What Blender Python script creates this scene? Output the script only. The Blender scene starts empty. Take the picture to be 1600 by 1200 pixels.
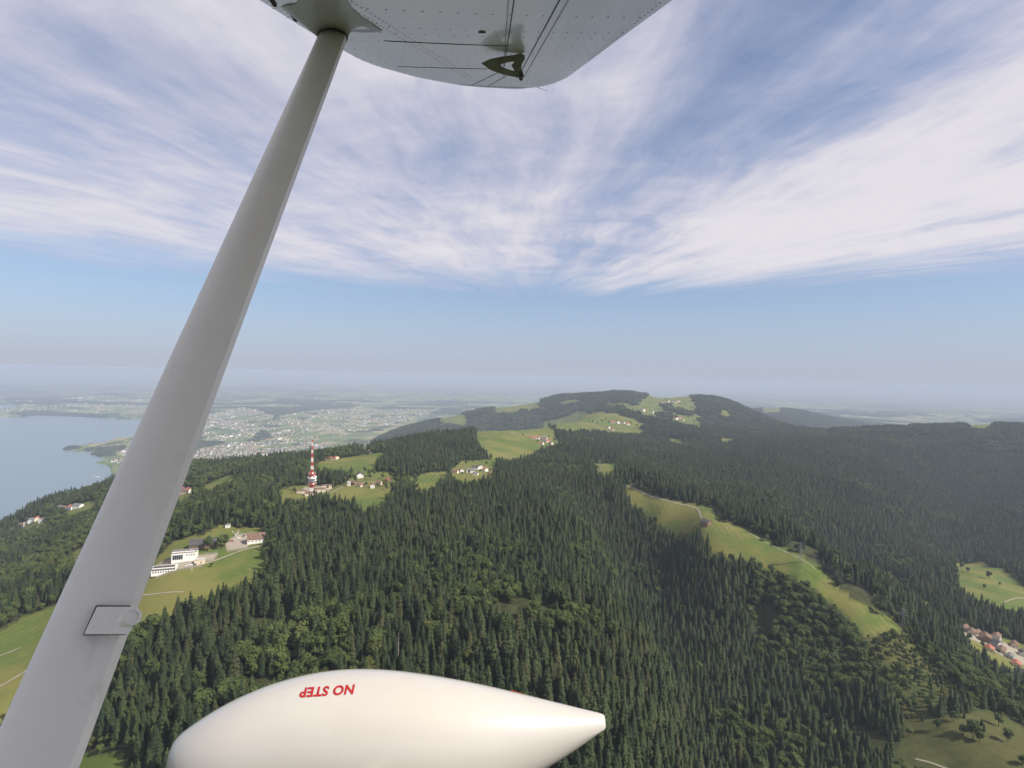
import bpy, bmesh, math, random
import numpy as np
from mathutils import Vector, Matrix
from mathutils.bvhtree import BVHTree

rng = np.random.default_rng(7)
random.seed(7)
R = math.radians
sc = bpy.context.scene
COL = sc.collection

# ------------------------------------------------------------------ camera
CAM_Z = 885.0                     # metres above the lake
F_PX = 873.0                      # focal length for a 1600 px wide picture
PITCH, ROLL = R(-0.92), R(1.2)
Fv = np.array([0.0, math.cos(PITCH), math.sin(PITCH)])
Rv = np.array([math.cos(ROLL), -math.sin(ROLL) * math.sin(PITCH), math.sin(ROLL)])
Rv = Rv - Fv * Rv.dot(Fv); Rv /= np.linalg.norm(Rv)
Uv = np.cross(Rv, Fv)
CAM_ROT = Matrix(((Rv[0], Uv[0], -Fv[0]), (Rv[1], Uv[1], -Fv[1]), (Rv[2], Uv[2], -Fv[2])))
cam_d = bpy.data.cameras.new('camera')
cam_d.sensor_width = 36.0
cam_d.lens = 36.0 * F_PX / 1600.0
cam_d.clip_start = 0.05
cam_d.clip_end = 300000.0
cam = bpy.data.objects.new('camera', cam_d)
COL.objects.link(cam)
cam.matrix_world = Matrix.Translation((0, 0, CAM_Z)) @ CAM_ROT.to_4x4()
sc.camera = cam

# ------------------------------------------------------------------ sky, sun, exposure
SUN_AZ, SUN_EL = R(112), R(43)     # azimuth clockwise from the view direction (+Y)
SUN_DIR = Vector((math.sin(SUN_AZ) * math.cos(SUN_EL), math.cos(SUN_AZ) * math.cos(SUN_EL), math.sin(SUN_EL)))
SKY_STRENGTH = 0.09
world = bpy.data.worlds.new('World'); sc.world = world; world.use_nodes = True


class NT:
    """tiny node-tree helper"""
    def __init__(self, tree):
        self.t = tree
    def n(self, kind, **kw):
        nd = self.t.nodes.new(kind)
        for k, v in kw.items():
            if k.startswith('i_'):
                nd.inputs[k[2:].replace('_', ' ')].default_value = v
            else:
                setattr(nd, k, v)
        return nd
    def link(self, a, b):
        self.t.links.new(a, b)
    def set(self, sock, v):
        if isinstance(v, bpy.types.NodeSocket):
            self.t.links.new(v, sock)
        else:
            sock.default_value = v
    def m(self, op, a, b=0.0, c=0.0, clamp=False):
        nd = self.t.nodes.new('ShaderNodeMath'); nd.operation = op; nd.use_clamp = clamp
        self.set(nd.inputs[0], a); self.set(nd.inputs[1], b)
        if len(nd.inputs) > 2: self.set(nd.inputs[2], c)
        return nd.outputs[0]
    def smooth(self, v, lo, hi):
        nd = self.t.nodes.new('ShaderNodeMapRange'); nd.interpolation_type = 'SMOOTHSTEP'
        self.set(nd.inputs[0], v); nd.inputs[1].default_value = lo; nd.inputs[2].default_value = hi
        return nd.outputs[0]
    def vec(self, x, y, z=0.0):
        nd = self.t.nodes.new('ShaderNodeCombineXYZ')
        self.set(nd.inputs[0], x); self.set(nd.inputs[1], y); self.set(nd.inputs[2], z)
        return nd.outputs[0]
    def noise(self, v, scale, detail=4.0, rough=0.55, dist=0.0):
        nd = self.t.nodes.new('ShaderNodeTexNoise')
        self.set(nd.inputs['Vector'], v); nd.inputs['Scale'].default_value = scale
        nd.inputs['Detail'].default_value = detail; nd.inputs['Roughness'].default_value = rough
        nd.inputs['Distortion'].default_value = dist
        return nd.outputs[0]
    def mix(self, f, a, b, mode='MIX'):
        nd = self.t.nodes.new('ShaderNodeMix'); nd.data_type = 'RGBA'; nd.blend_type = mode
        self.set(nd.inputs[0], f); self.set(nd.inputs[6], a); self.set(nd.inputs[7], b)
        return nd.outputs[2]


def build_sky():
    t = world.node_tree; t.nodes.clear(); T = NT(t)
    sky = T.n('ShaderNodeTexSky', sky_type='NISHITA', sun_disc=False, sun_elevation=SUN_EL, sun_rotation=SUN_AZ,
              altitude=900.0, air_density=1.0, dust_density=1.6, ozone_density=2.5)
    geo = T.n('ShaderNodeTexCoord')
    sep = T.n('ShaderNodeSeparateXYZ'); T.link(geo.outputs['Generated'], sep.inputs[0])
    z = T.m('MAXIMUM', sep.outputs[2], 0.03)
    px, py = T.m('DIVIDE', sep.outputs[0], z), T.m('DIVIDE', sep.outputs[1], z)   # point on the cirrus deck, in deck heights
    P = T.vec(px, py)
    # gentle warp of the deck
    w1 = T.m('SUBTRACT', T.noise(P, 0.45, 3), 0.5)
    w2 = T.m('SUBTRACT', T.noise(T.vec(py, px, 3.7), 0.45, 3), 0.5)
    qx = T.m('MULTIPLY_ADD', w1, 0.75, px); qy = T.m('MULTIPLY_ADD', w2, 0.75, py)
    # fibres fan out from a point far down the deck
    dx, dy = T.m('SUBTRACT', qx, 0.25), T.m('SUBTRACT', 9.0, qy)
    ang = T.m('ARCTAN2', dx, dy)
    rad = T.m('SQRT', T.m('ADD', T.m('MULTIPLY', dx, dx), T.m('MULTIPLY', dy, dy)))
    fine = T.noise(T.vec(T.m('MULTIPLY', ang, 22.0), T.m('MULTIPLY', rad, 0.8)), 1.0, 9, 0.62, 0.25)
    silk = T.noise(T.vec(T.m('MULTIPLY', ang, 75.0), T.m('MULTIPLY', rad, 1.6), 4.0), 1.0, 6, 0.6, 0.3)
    mid = T.noise(T.vec(T.m('MULTIPLY', ang, 8.0), T.m('MULTIPLY', rad, 0.42), 5.0), 1.0, 5, 0.55, 0.5)
    puff = T.noise(T.vec(qx, qy, 9.0), 1.5, 7, 0.62, 0.3)
    big = T.noise(T.vec(qx, qy, 2.0), 0.38, 2, 0.5)
    # broad belts seen in this sky: a bright one to the east, a clear lane beside it
    a2 = T.m('ADD', ang, T.m('MULTIPLY', w2, 0.10))
    belt = T.m('MULTIPLY', T.smooth(a2, 0.10, 0.24), T.m('SUBTRACT', 1.0, T.smooth(a2, 0.44, 0.66)))
    lane = T.m('MULTIPLY', T.smooth(a2, -0.02, 0.05), T.m('SUBTRACT', 1.0, T.smooth(a2, 0.12, 0.20)))
    lane = T.m('MULTIPLY', lane, T.smooth(rad, 5.2, 7.2))
    west = T.m('SUBTRACT', 1.0, T.smooth(a2, -0.06, 0.03))
    fib = T.m('MULTIPLY_ADD', T.smooth(a2, -0.12, 0.22), 0.40, 0.36)            # long fibres to the east, a softer veil to the west
    d = T.m('MULTIPLY_ADD', silk, 0.13, T.m('MULTIPLY_ADD', T.m('SUBTRACT', fine, 0.5), fib, 0.30))
    d = T.m('MULTIPLY_ADD', mid, 0.68, d)
    d = T.m('MULTIPLY_ADD', puff, 0.66, d)
    d = T.m('MULTIPLY_ADD', big, 0.40, d)
    d = T.m('MULTIPLY_ADD', belt, 0.30, d)
    d = T.m('MULTIPLY_ADD', lane, -0.15, d)
    d = T.m('MULTIPLY_ADD', west, 0.10, d)
    dens = T.smooth(d, 0.72, 1.54)
    # the deck ends some way before the horizon
    pr = T.m('SQRT', T.m('ADD', T.m('MULTIPLY', px, px), T.m('MULTIPLY', py, py)))
    pr = T.m('MULTIPLY_ADD', T.m('SUBTRACT', mid, 0.5), 3.0, pr)
    edge = T.m('SUBTRACT', 1.0, T.smooth(pr, 4.9, 7.2))
    dens = T.m('MULTIPLY', T.m('MULTIPLY', dens, edge), 0.93)
    ccol = T.mix(T.smooth(d, 1.0, 1.65), (4.0, 4.15, 5.4, 1), (6.3, 6.0, 6.3, 1))
    band = T.m('MULTIPLY', T.m('EXPONENT', T.m('MULTIPLY', T.m('MAXIMUM', sep.outputs[2], 0.0), -17.0)), 0.9)
    wide = T.m('MULTIPLY', T.m('EXPONENT', T.m('MULTIPLY', T.m('MAXIMUM', sep.outputs[2], 0.0), -5.0)), 0.75)
    base = T.mix(band, T.mix(wide, sky.outputs[0], (2.85, 3.55, 5.3, 1)), (3.8, 4.05, 4.75, 1))          # dusty air low over the plain, alike all round
    colr = T.mix(dens, base, ccol)
    bg = T.n('ShaderNodeBackground'); T.link(colr, bg.inputs[0]); bg.inputs[1].default_value = SKY_STRENGTH
    out = T.n('ShaderNodeOutputWorld'); T.link(bg.outputs[0], out.inputs[0])


build_sky()
sun_d = bpy.data.lights.new('sun', 'SUN'); sun_d.energy = 4.8; sun_d.angle = R(0.53); sun_d.color = (1.0, 0.93, 0.82)
sun = bpy.data.objects.new('sun', sun_d); COL.objects.link(sun)
sun.rotation_euler = (-SUN_DIR).to_track_quat('-Z', 'Y').to_euler(); sun.location = (0, 0, 3000)
vs = sc.view_settings
vs.view_transform = 'Standard'; vs.look = 'None'; vs.gamma = 1.0; vs.use_curve_mapping = False
vs.exposure = 0.52
sc.cycles.use_denoising = True
sc.cycles.max_bounces = 6; sc.cycles.diffuse_bounces = 3; sc.cycles.glossy_bounces = 2
sc.cycles.volume_bounces = 1; sc.cycles.transparent_max_bounces = 8
sc.cycles.sample_clamp_indirect = 4.0

# ------------------------------------------------------------------ materials
MAT = {}
def mat(name, col, rough=0.8, vary=0.0, vscale=1.0, spec=0.3, metal=0.0, bump=0.0, bscale=20.0, coat=0.0, dirt=None):
    m = bpy.data.materials.new(name); m.use_nodes = True
    T = NT(m.node_tree); b = m.node_tree.nodes['Principled BSDF']
    b.inputs['Roughness'].default_value = rough; b.inputs['Specular IOR Level'].default_value = spec
    b.inputs['Metallic'].default_value = metal; b.inputs['Coat Weight'].default_value = coat
    b.inputs['Coat Roughness'].default_value = 0.05
    c4 = (*col, 1.0)
    g = T.n('ShaderNodeTexCoord')
    if vary > 0:
        nz = T.noise(g.outputs['Object'], vscale, 5, 0.6)
        f = T.smooth(nz, 0.3, 0.7)
        c = T.mix(f, tuple(x * (1 - vary) for x in col) + (1,), tuple(min(1, x * (1 + vary * .6)) for x in col) + (1,))
        if dirt:
            nz2 = T.noise(g.outputs['Object'], dirt[1], 6, 0.7, 0.6)
            c = T.mix(T.m('MULTIPLY', T.smooth(nz2, 0.56, 0.75), dirt[2]), c, (*dirt[0], 1))
        T.link(c, b.inputs['Base Color'])
    else:
        b.inputs['Base Color'].default_value = c4
    if bump > 0:
        bn = T.n('ShaderNodeBump'); bn.inputs['Strength'].default_value = bump; bn.inputs['Distance'].default_value = 0.02
        T.link(T.noise(g.outputs['Object'], bscale, 4), bn.inputs['Height']); T.link(bn.outputs[0], b.inputs['Normal'])
    MAT[name] = m
    return m


def foliage(name, dark, light, brown, brown_amt):
    m = bpy.data.materials.new(name); m.use_nodes = True
    T = NT(m.node_tree); b = m.node_tree.nodes['Principled BSDF']
    b.inputs['Roughness'].default_value = 0.75; b.inputs['Specular IOR Level'].default_value = 0.18
    oi = T.n('ShaderNodeObjectInfo'); g = T.n('ShaderNodeNewGeometry')
    stand = T.noise(g.outputs['Position'], 0.006, 3, 0.6)
    leafn = T.noise(g.outputs['Position'], 0.55, 3, 0.6)
    f = T.m('ADD', T.m('MULTIPLY', oi.outputs['Random'], 0.6), T.m('MULTIPLY', stand, 0.5))
    f = T.m('MULTIPLY_ADD', T.m('SUBTRACT', leafn, 0.5), 0.7, f)
    c = T.mix(T.smooth(f, 0.1, 0.95), (*dark, 1), (*light, 1))
    r2 = T.m('FRACT', T.m('MULTIPLY', oi.outputs['Random'], 37.7))
    bf = T.m('MULTIPLY', T.m('MULTIPLY', T.smooth(r2, 0.55, 1.0), T.smooth(T.noise(g.outputs['Position'], 0.004, 2), 0.42, 0.62)), brown_amt)
    c = T.mix(bf, c, (*brown, 1))
    T.link(c, b.inputs['Base Color'])
    tr = T.n('ShaderNodeBsdfTranslucent'); T.link(c, tr.inputs[0])
    mx = T.n('ShaderNodeMixShader'); mx.inputs[0].default_value = 0.22
    T.link(b.outputs[0], mx.inputs[1]); T.link(tr.outputs[0], mx.inputs[2])
    T.link(mx.outputs[0], m.node_tree.nodes['Material Output'].inputs[0])
    MAT[name] = m


foliage('spruce_needles', (0.014, 0.028, 0.012), (0.056, 0.078, 0.028), (0.088, 0.070, 0.032), 0.45)
foliage('leaf_green', (0.034, 0.058, 0.017), (0.090, 0.118, 0.034), (0.13, 0.12, 0.035), 0.5)
mat('bark', (0.09, 0.065, 0.045), 0.95, 0.4, 0.8)
mat('dead_wood', (0.42, 0.38, 0.32), 0.9, 0.3, 0.8)
mat('white_paint', (0.86, 0.85, 0.82), 0.38, 0.05, 1.2, 0.5, coat=0.2, dirt=((0.55, 0.51, 0.47), 3.0, 0.30))
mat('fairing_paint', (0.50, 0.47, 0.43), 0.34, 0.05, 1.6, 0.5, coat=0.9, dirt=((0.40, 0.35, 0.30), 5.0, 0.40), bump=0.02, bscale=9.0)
mat('strut_paint', (0.86, 0.80, 0.75), 0.40, 0.05, 2.5, 0.4, coat=0.1, dirt=((0.52, 0.47, 0.42), 9.0, 0.35), bump=0.03, bscale=7.0)
mat('cuff_plastic', (0.52, 0.53, 0.46), 0.55, 0.10, 5.0, 0.35, dirt=((0.25, 0.24, 0.2), 9.0, 0.4))
mat('bracket_paint', (0.30, 0.31, 0.25), 0.6, 0.25, 12.0)
mat('seam_dark', (0.10, 0.10, 0.11), 0.8)
mat('rivet_grey', (0.06, 0.06, 0.065), 0.6)
mat('red_letter', (0.38, 0.015, 0.02), 0.5, 0.15, 60.0)
mat('orange_paint', (0.65, 0.13, 0.03), 0.4)
mat('rubber', (0.025, 0.025, 0.026), 0.85)
mat('steel', (0.45, 0.46, 0.47), 0.5, 0.2, 3.0, metal=0.6)
mat('mast_red', (0.50, 0.085, 0.05), 0.6, 0.2, 0.5)
mat('mast_white', (0.78, 0.76, 0.73), 0.6, 0.12, 0.5)
mat('dish_white', (0.78, 0.78, 0.78), 0.5)
mat('dish_grey', (0.12, 0.12, 0.14), 0.6)
mat('wall_white', (0.78, 0.75, 0.70), 0.85, 0.08, 0.4)
mat('wall_cream', (0.68, 0.58, 0.45), 0.85, 0.12, 0.4)
mat('wall_wood', (0.22, 0.14, 0.085), 0.9, 0.3, 0.8)
mat('wall_grey', (0.45, 0.44, 0.42), 0.9, 0.15, 0.5)
mat('roof_red', (0.36, 0.13, 0.085), 0.9, 0.25, 0.6)
mat('roof_brown', (0.17, 0.105, 0.075), 0.9, 0.25, 0.6)
mat('town_wall', (0.52, 0.49, 0.45), 0.9, 0.2, 0.05)
mat('roof_tan', (0.30, 0.20, 0.155), 0.9, 0.3, 0.05)
mat('roof_dark', (0.075, 0.07, 0.072), 0.85, 0.3, 0.6)
mat('roof_grey', (0.16, 0.155, 0.15), 0.85, 0.2, 0.6)
mat('glass', (0.05, 0.065, 0.08), 0.12, spec=0.6)
mat('gravel', (0.28, 0.245, 0.185), 0.95, 0.2, 0.15)
mat('concrete', (0.46, 0.43, 0.40), 0.95, 0.2, 0.2)
mat('cow_hide', (0.66, 0.56, 0.42), 0.9, 0.2, 2.0)
mat('cable', (0.16, 0.16, 0.17), 0.5, metal=0.5)
for nm, c in (('car_white', (.8, .8, .8)), ('car_dark', (.04, .045, .06)), ('car_red', (.4, .03, .03)), ('car_silver', (.45, .46, .48))):
    mat(nm, c, 0.3, coat=0.5)

# ------------------------------------------------------------------ object helpers
def props(o, label=None, cat=None, group=None, kind=None):
    if label: o['label'] = label
    if cat: o['category'] = cat
    if group: o['group'] = group
    if kind: o['kind'] = kind
    return o

def link(name, data, parent=None, loc=None, rotz=0.0):
    o = bpy.data.objects.new(name, data); COL.objects.link(o)
    if parent: o.parent = parent
    if loc is not None: o.location = loc
    if rotz: o.rotation_euler = (0, 0, rotz)
    return o

class MB:
    def __init__(self):
        self.v, self.f, self.mi = [], [], []
    def add(self, vs, fs, mi=0):
        k = len(self.v); self.v += [tuple(map(float, p)) for p in vs]
        self.f += [tuple(i + k for i in f) for f in fs]; self.mi += [mi] * len(fs)
        return self
    def box(self, c, s, rz=0.0, mi=0, rot=None):
        hx, hy, hz = s[0] / 2, s[1] / 2, s[2] / 2
        p = [(sx * hx, sy * hy, sz * hz) for sz in (-1, 1) for sy in (-1, 1) for sx in (-1, 1)]
        if rot is not None: p = [tuple(rot @ Vector(q)) for q in p]
        elif rz:
            ca, sa = math.cos(rz), math.sin(rz); p = [(x * ca - y * sa, x * sa + y * ca, z) for x, y, z in p]
        p = [(x + c[0], y + c[1], z + c[2]) for x, y, z in p]
        return self.add(p, [(0, 2, 3, 1), (4, 5, 7, 6), (0, 1, 5, 4), (2, 6, 7, 3), (0, 4, 6, 2), (1, 3, 7, 5)], mi)
    def bar(self, a, b, ra, rb=None, n=6, mi=0, cap=True):
        rb = ra if rb is None else rb
        a, b = Vector(a), Vector(b); d = (b - a).normalized()
        u = d.orthogonal().normalized(); w = d.cross(u)
        vs = []
        for c, r in ((a, ra), (b, rb)):
            for i in range(n):
                t = 2 * math.pi * i / n
                vs.append(c + u * (math.cos(t) * r) + w * (math.sin(t) * r))
        fs = [(i, (i + 1) % n, n + (i + 1) % n, n + i) for i in range(n)]
        if cap: fs += [tuple(range(n - 1, -1, -1)), tuple(range(n, 2 * n))]
        return self.add(vs, fs, mi)
    def loft(self, rings, cap=True, mi=0):
        n = len(rings[0]); vs = [p for r in rings for p in r]; fs = []
        for k in range(len(rings) - 1):
            for i in range(n):
                j = (i + 1) % n
                fs.append((k * n + i, k * n + j, (k + 1) * n + j, (k + 1) * n + i))
        if cap: fs += [tuple(range(n - 1, -1, -1)), tuple((len(rings) - 1) * n + i for i in range(n))]
        return self.add(vs, fs, mi)
    def mesh(self, name, mats, smooth=False):
        me = bpy.data.meshes.new(name); me.from_pydata(self.v, [], self.f)
        for m in (mats if isinstance(mats, (list, tuple)) else [mats]):
            me.materials.append(MAT[m])
        if any(self.mi): me.polygons.foreach_set('material_index', self.mi)
        if smooth: me.polygons.foreach_set('use_smooth', [True] * len(me.polygons))
        me.update(); return me
    def build(self, name, mats, parent=None, loc=None, rotz=0.0, smooth=False):
        return link(name, self.mesh(name, mats, smooth), parent, loc, rotz)

def fix_normals(me):
    bm = bmesh.new(); bm.from_mesh(me); bmesh.ops.recalc_face_normals(bm, faces=bm.faces[:]); bm.to_mesh(me); bm.free()

# ------------------------------------------------------------------ terrain
def slope_at(px, py):
    return (py - (586.0 + (px - 800.0) * math.tan(ROLL))) / F_PX

SURVEY = []                                   # (x, y, z relative to the eye)
def sv(px, py, Y, dz=0.0):
    SURVEY.append(((px - 800.0) / F_PX * Y, Y, -slope_at(px, py) * Y + dz))
def sx(x, y, z):
    SURVEY.append((x, y, z))

# plateau and near slope
for a in ((300, 1200, 340), (600, 1200, 345), (900, 1200, 370), (1100, 1200, 505), (1300, 1200, 525), (1500, 1200, 505), (0, 1200, 400),
          (600, 1040, 430), (400, 1000, 480), (600, 900, 595), (450, 900, 600), (750, 900, 600), (600, 800, 840), (750, 800, 850), (450, 810, 800),
          (580, 770, 985), (487, 768, 1015), (740, 735, 1240), (680, 748, 1130), (800, 1050, 430), (850, 850, 740), (850, 950, 545),
          (265, 875, 645), (340, 890, 625), (380, 840, 712), (230, 945, 560), (300, 830, 735), (415, 850, 690), (350, 780, 900),
          (300, 770, 1150), (420, 725, 1500), (560, 712, 1700), (300, 765, 2000), (760, 672, 2150), (650, 690, 1900), (520, 717, 1680),
          (100, 870, 900), (80, 800, 1500), (0, 830, 1500), (140, 785, 1750), (0, 960, 640), (0, 1100, 450), (60, 1000, 580), (50, 920, 740), (150, 860, 850),
          (930, 850, 800), (1010, 1000, 545), (1060, 1200, 425), (880, 780, 1020),
          (1050, 900, 920), (1100, 1000, 755), (1200, 1000, 745), (1300, 1000, 715), (1200, 1100, 605), (1100, 1100, 605), (1000, 820, 1060),
          (1000, 765, 1150), (1040, 790, 1060), (1103, 814, 950), (1180, 845, 880), (1260, 890, 800), (1340, 945, 740), (1400, 985, 700), (1450, 1050, 640),
          (1500, 1150, 520), (1590, 1180, 500), (1550, 1010, 830), (1590, 1050, 760), (1500, 985, 880),
          (1350, 900, 1000), (1440, 945, 950), (1550, 905, 1200), (1300, 800, 1480), (1200, 780, 1330), (1400, 800, 1700), (1550, 800, 1900),
          (1400, 740, 2200), (1550, 740, 2400), (1550, 700, 2750), (1500, 664, 3200), (1590, 667, 3200), (1200, 720, 2100), (1200, 676, 3400), (1350, 672, 3300),
          (1050, 720, 1900), (1100, 690, 2500), (1000, 740, 1400), (940, 730, 1450), (1100, 770, 1350), (1140, 800, 1150),
          (810, 690, 1850), (790, 722, 1420), (850, 690, 1900), (770, 672, 2250), (900, 692, 2000), (870, 667, 2700), (935, 646, 3300), (960, 666, 2900),
          (1050, 667, 3100), (1080, 657, 3700), (1030, 623, 5200), (1010, 618, 5700), (1100, 620, 5300), (1170, 643, 5000), (1230, 667, 4500),
          (880, 620, 6000), (760, 638, 5500), (700, 653, 5300), (625, 673, 5000), (820, 632, 5700), (940, 622, 5900), (1140, 628, 5300),
          (1200, 638, 8000), (1300, 652, 8000), (1250, 640, 8500)):
    sv(*a)
# hidden flanks, valleys and the plain
for a in ((165, 980, -292), (150, 770, -322), (166, 645, -345), (188, 525, -357), (215, 420, -368), (-800, 2900, -720), (-1500, 2700, -830), (-1100, 3500, -850), (-1900, 2100, -700), (-2300, 2500, -905), (-1500, 3600, -900), (-1750, 3000, -890),
          (-1600, 4300, -868), (-300, 4600, -560), (-300, 3600, -560), (300, 4200, -420), (900, 1350, -400), (700, 1150, -420), (1250, 1600, -480), (1700, 2100, -470),
          (-900, 7000, -850), (-400, 7200, -840), (800, 7800, -650), (1800, 6500, -640), (300, 7800, -740), (2600, 4600, -560), (3600, 4600, -600), (2900, 3900, -420),
          (-200, 250, -235), (200, 250, -255), (600, 300, -330), (-600, 300, -320), (0, 80, -240), (0, -300, -260), (900, 500, -400), (1200, 800, -470), (-900, 700, -400), (-1200, 1100, -520),
          (1500, 0, -500), (-1500, 0, -600), (0, -2000, -350), (-3000, -1000, -840), (3000, -1000, -560), (-3500, 2000, -900),
          (3500, 2600, -300), (-5500, 6000, -902), (-3500, 4000, -905), (-4000, 8500, -900), (-1800, 6000, -850), (-2700, 8200, -856),
          (-9000, 12500, -842), (-4000, 12800, -846), (0, 12000, -820), (4000, 11000, -700), (8000, 10000, -690), (6000, 6500, -640), (-9000, 4000, -900),
          (-25000, 50000, -850), (0, 60000, -850), (25000, 50000, -840), (0, 25000, -800), (12000, 22000, -720), (-14000, 22000, -830), (0, -30000, -700), (40000, 0, -700), (-40000, 0, -860)):
    sx(*a)
SURVEY = np.array(SURVEY)

def uvspace(x, y):
    r = np.hypot(x, y)
    return np.stack([np.arctan2(x, y) * 2.2, np.log(np.maximum(r, 60.0))], -1)

def tps(d2):
    return np.where(d2 > 1e-12, 0.5 * d2 * np.log(np.maximum(d2, 1e-12)), 0.0)

_P = uvspace(SURVEY[:, 0], SURVEY[:, 1]); _n = len(_P)
_D = tps(((_P[:, None] - _P[None]) ** 2).sum(-1)) + np.eye(_n) * 0.002
_A = np.zeros((_n + 3, _n + 3)); _A[:_n, :_n] = _D; _A[:_n, _n] = 1; _A[:_n, _n + 1:] = _P; _A[_n:, :_n] = _A[:_n, _n:].T
_W = np.linalg.solve(_A, np.concatenate([SURVEY[:, 2], np.zeros(3)]))

def _hash(ix, iy, s):
    h = np.sin(ix * 127.1 + iy * 311.7 + s * 74.7) * 43758.5453
    return h - np.floor(h)
def vnoise(x, y, s=0):
    ix, iy = np.floor(x), np.floor(y); fx, fy = x - ix, y - iy
    fx = fx * fx * (3 - 2 * fx); fy = fy * fy * (3 - 2 * fy)
    a, b, c, d = _hash(ix, iy, s), _hash(ix + 1, iy, s), _hash(ix, iy + 1, s), _hash(ix + 1, iy + 1, s)
    return (a * (1 - fx) + b * fx) * (1 - fy) + (c * (1 - fx) + d * fx) * fy
def fbm(x, y, o=4, s=0):
    v, a, t = 0.0, 1.0, 0.0
    for k in range(o):
        v = v + a * vnoise(x * 2 ** k, y * 2 ** k, s + k); t += a; a *= 0.5
    return v / t

TH = np.concatenate([np.linspace(-math.pi, -1.15, 50)[:-1], np.linspace(-1.15, -0.82, 60)[:-1], np.linspace(-0.82, 0.82, 760)[:-1],
                     np.linspace(0.82, 1.15, 60)[:-1], np.linspace(1.15, math.pi, 50)])
LR = np.linspace(math.log(60.0), math.log(70000.0), 520)

def in_poly(x, y, poly):
    x, y = np.asarray(x), np.asarray(y); inside = np.zeros(x.shape, bool)
    n = len(poly)
    for i in range(n):
        x1, y1 = poly[i]; x2, y2 = poly[(i + 1) % n]
        if y1 == y2: continue
        inside ^= ((y1 > y) != (y2 > y)) & (x < (x2 - x1) * (y - y1) / (y2 - y1) + x1)
    return inside

def on_level(px, py, z):                     # point of the level plane z (relative) seen at a bearing
    Y = -z / slope_at(px, py); return ((px - 800.0) / F_PX * Y, Y)

# lake outline on its own level (surveyed points of the shore, then closed behind the flank and to the west)
SHORE = [on_level(*p, -885.0) for p in ((0, 652), (30, 652), (60, 649), (95, 650), (130, 651), (170, 654), (215, 656), (240, 659), (262, 664), (240, 672), (222, 680),
          (205, 683), (180, 686), (165, 692), (140, 694), (100, 702), (125, 706), (142, 705), (150, 712), (172, 718), (150, 723), (172, 730), (176, 740),
          (160, 758), (152, 774), (130, 800))]
LAKE = SHORE + [(-2250, 2600), (-2700, 1600), (-6000, -3000), (-16000, 2000), (-14000, 9000)] + [on_level(-300, 640, -885.0)]
LAGOON = [on_level(*p, -885.0) for p in ((-60, 633), (20, 632), (36, 635), (30, 641), (0, 643), (-60, 645))]

def terrain_height(th, lr):
    x, y = np.exp(lr) * np.sin(th), np.exp(lr) * np.cos(th)
    p = uvspace(x, y); out = np.full(len(x), _W[_n]) + p @ _W[_n + 1:]
    for i in range(_n):
        out += _W[i] * tps(((p - _P[i]) ** 2).sum(-1))
    r = np.exp(lr)
    far = np.clip((r - 9000) / 6000, 0, 1)
    hills = (fbm(x / 2600, y / 2600, 4, 3) - 0.45) * 190
    base = -835 + np.maximum(hills, -25) + np.clip((x - 2000) / 9000, 0, 1) * 120 * np.clip((26000 - r) / 9000, 0, 1)
    out = out * (1 - far) + base * far
    near = np.clip((r - 500) / 1500, 0.25, 1) * np.clip((out + 800) / 150, 0, 1)
    out = out + (fbm(x / 260, y / 260, 4, 11) - 0.5) * (34 + 26 * np.clip((r - 1200) / 800, 0, 1) * (r < 4500)) * near * (1 - far)
    out = np.clip(out, -876, -140)
    lake = in_poly(x, y, LAKE) | in_poly(x, y, LAGOON)
    out = np.where(lake, -896.0, np.maximum(out, -882.0))
    return x, y, out

_g1, _g2 = np.meshgrid(TH, LR, indexing='ij')
GX, GY, GZ = terrain_height(_g1.ravel(), _g2.ravel())
GZ = GZ.reshape(_g1.shape)
GZ[-1] = GZ[0]

def H(x, y):
    """ground height relative to the eye"""
    th = np.arctan2(x, y); lr = np.log(np.maximum(np.hypot(x, y), 60.01))
    i = np.clip(np.searchsorted(TH, th) - 1, 0, len(TH) - 2)
    ft = (th - TH[i]) / (TH[i + 1] - TH[i])
    q = np.clip((lr - LR[0]) / (LR[1] - LR[0]), 0, len(LR) - 1.001); j = q.astype(int) if hasattr(q, 'astype') else int(q); fr = q - j
    return (GZ[i, j] * (1 - fr) + GZ[i, j + 1] * fr) * (1 - ft) + (GZ[i + 1, j] * (1 - fr) + GZ[i + 1, j + 1] * fr) * ft

_T = np.exp(np.linspace(math.log(120.0), math.log(65000.0), 5000))
def G(px, py, lift=0.0):
    """where a sight line meets the ground (x, y, z relative to the eye); lift = canopy height"""
    d = Fv + Rv * ((px - 800) / F_PX) + Uv * ((600 - py) / F_PX)
    X, Y, Z = d[0] * _T, d[1] * _T, d[2] * _T
    below = Z < H(X, Y) + lift
    if not below.any(): k = len(_T) - 1
    else: k = int(np.argmax(below))
    a, b = _T[max(k - 1, 0)], _T[k]
    for _ in range(18):
        c = 0.5 * (a + b)
        if d[2] * c < float(H(np.array([d[0] * c]), np.array([d[1] * c]))[0]) + lift: b = c
        else: a = c
    return d[0] * b, d[1] * b, d[2] * b - lift

def project(x, y, z):
    q = np.stack([x, y, z], -1); f = q @ Fv
    return 800 + F_PX * (q @ Rv) / f, 600 - F_PX * (q @ Uv) / f, f

def ground_poly(pts):
    out = []
    for p in pts:
        g = G(p[0], p[1])
        if len(p) > 2: g = G(p[0], p[1], 18.0 if math.hypot(g[0], g[1]) < 2400 else 10.0)
        out.append((g[0], g[1]))
    return out

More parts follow.
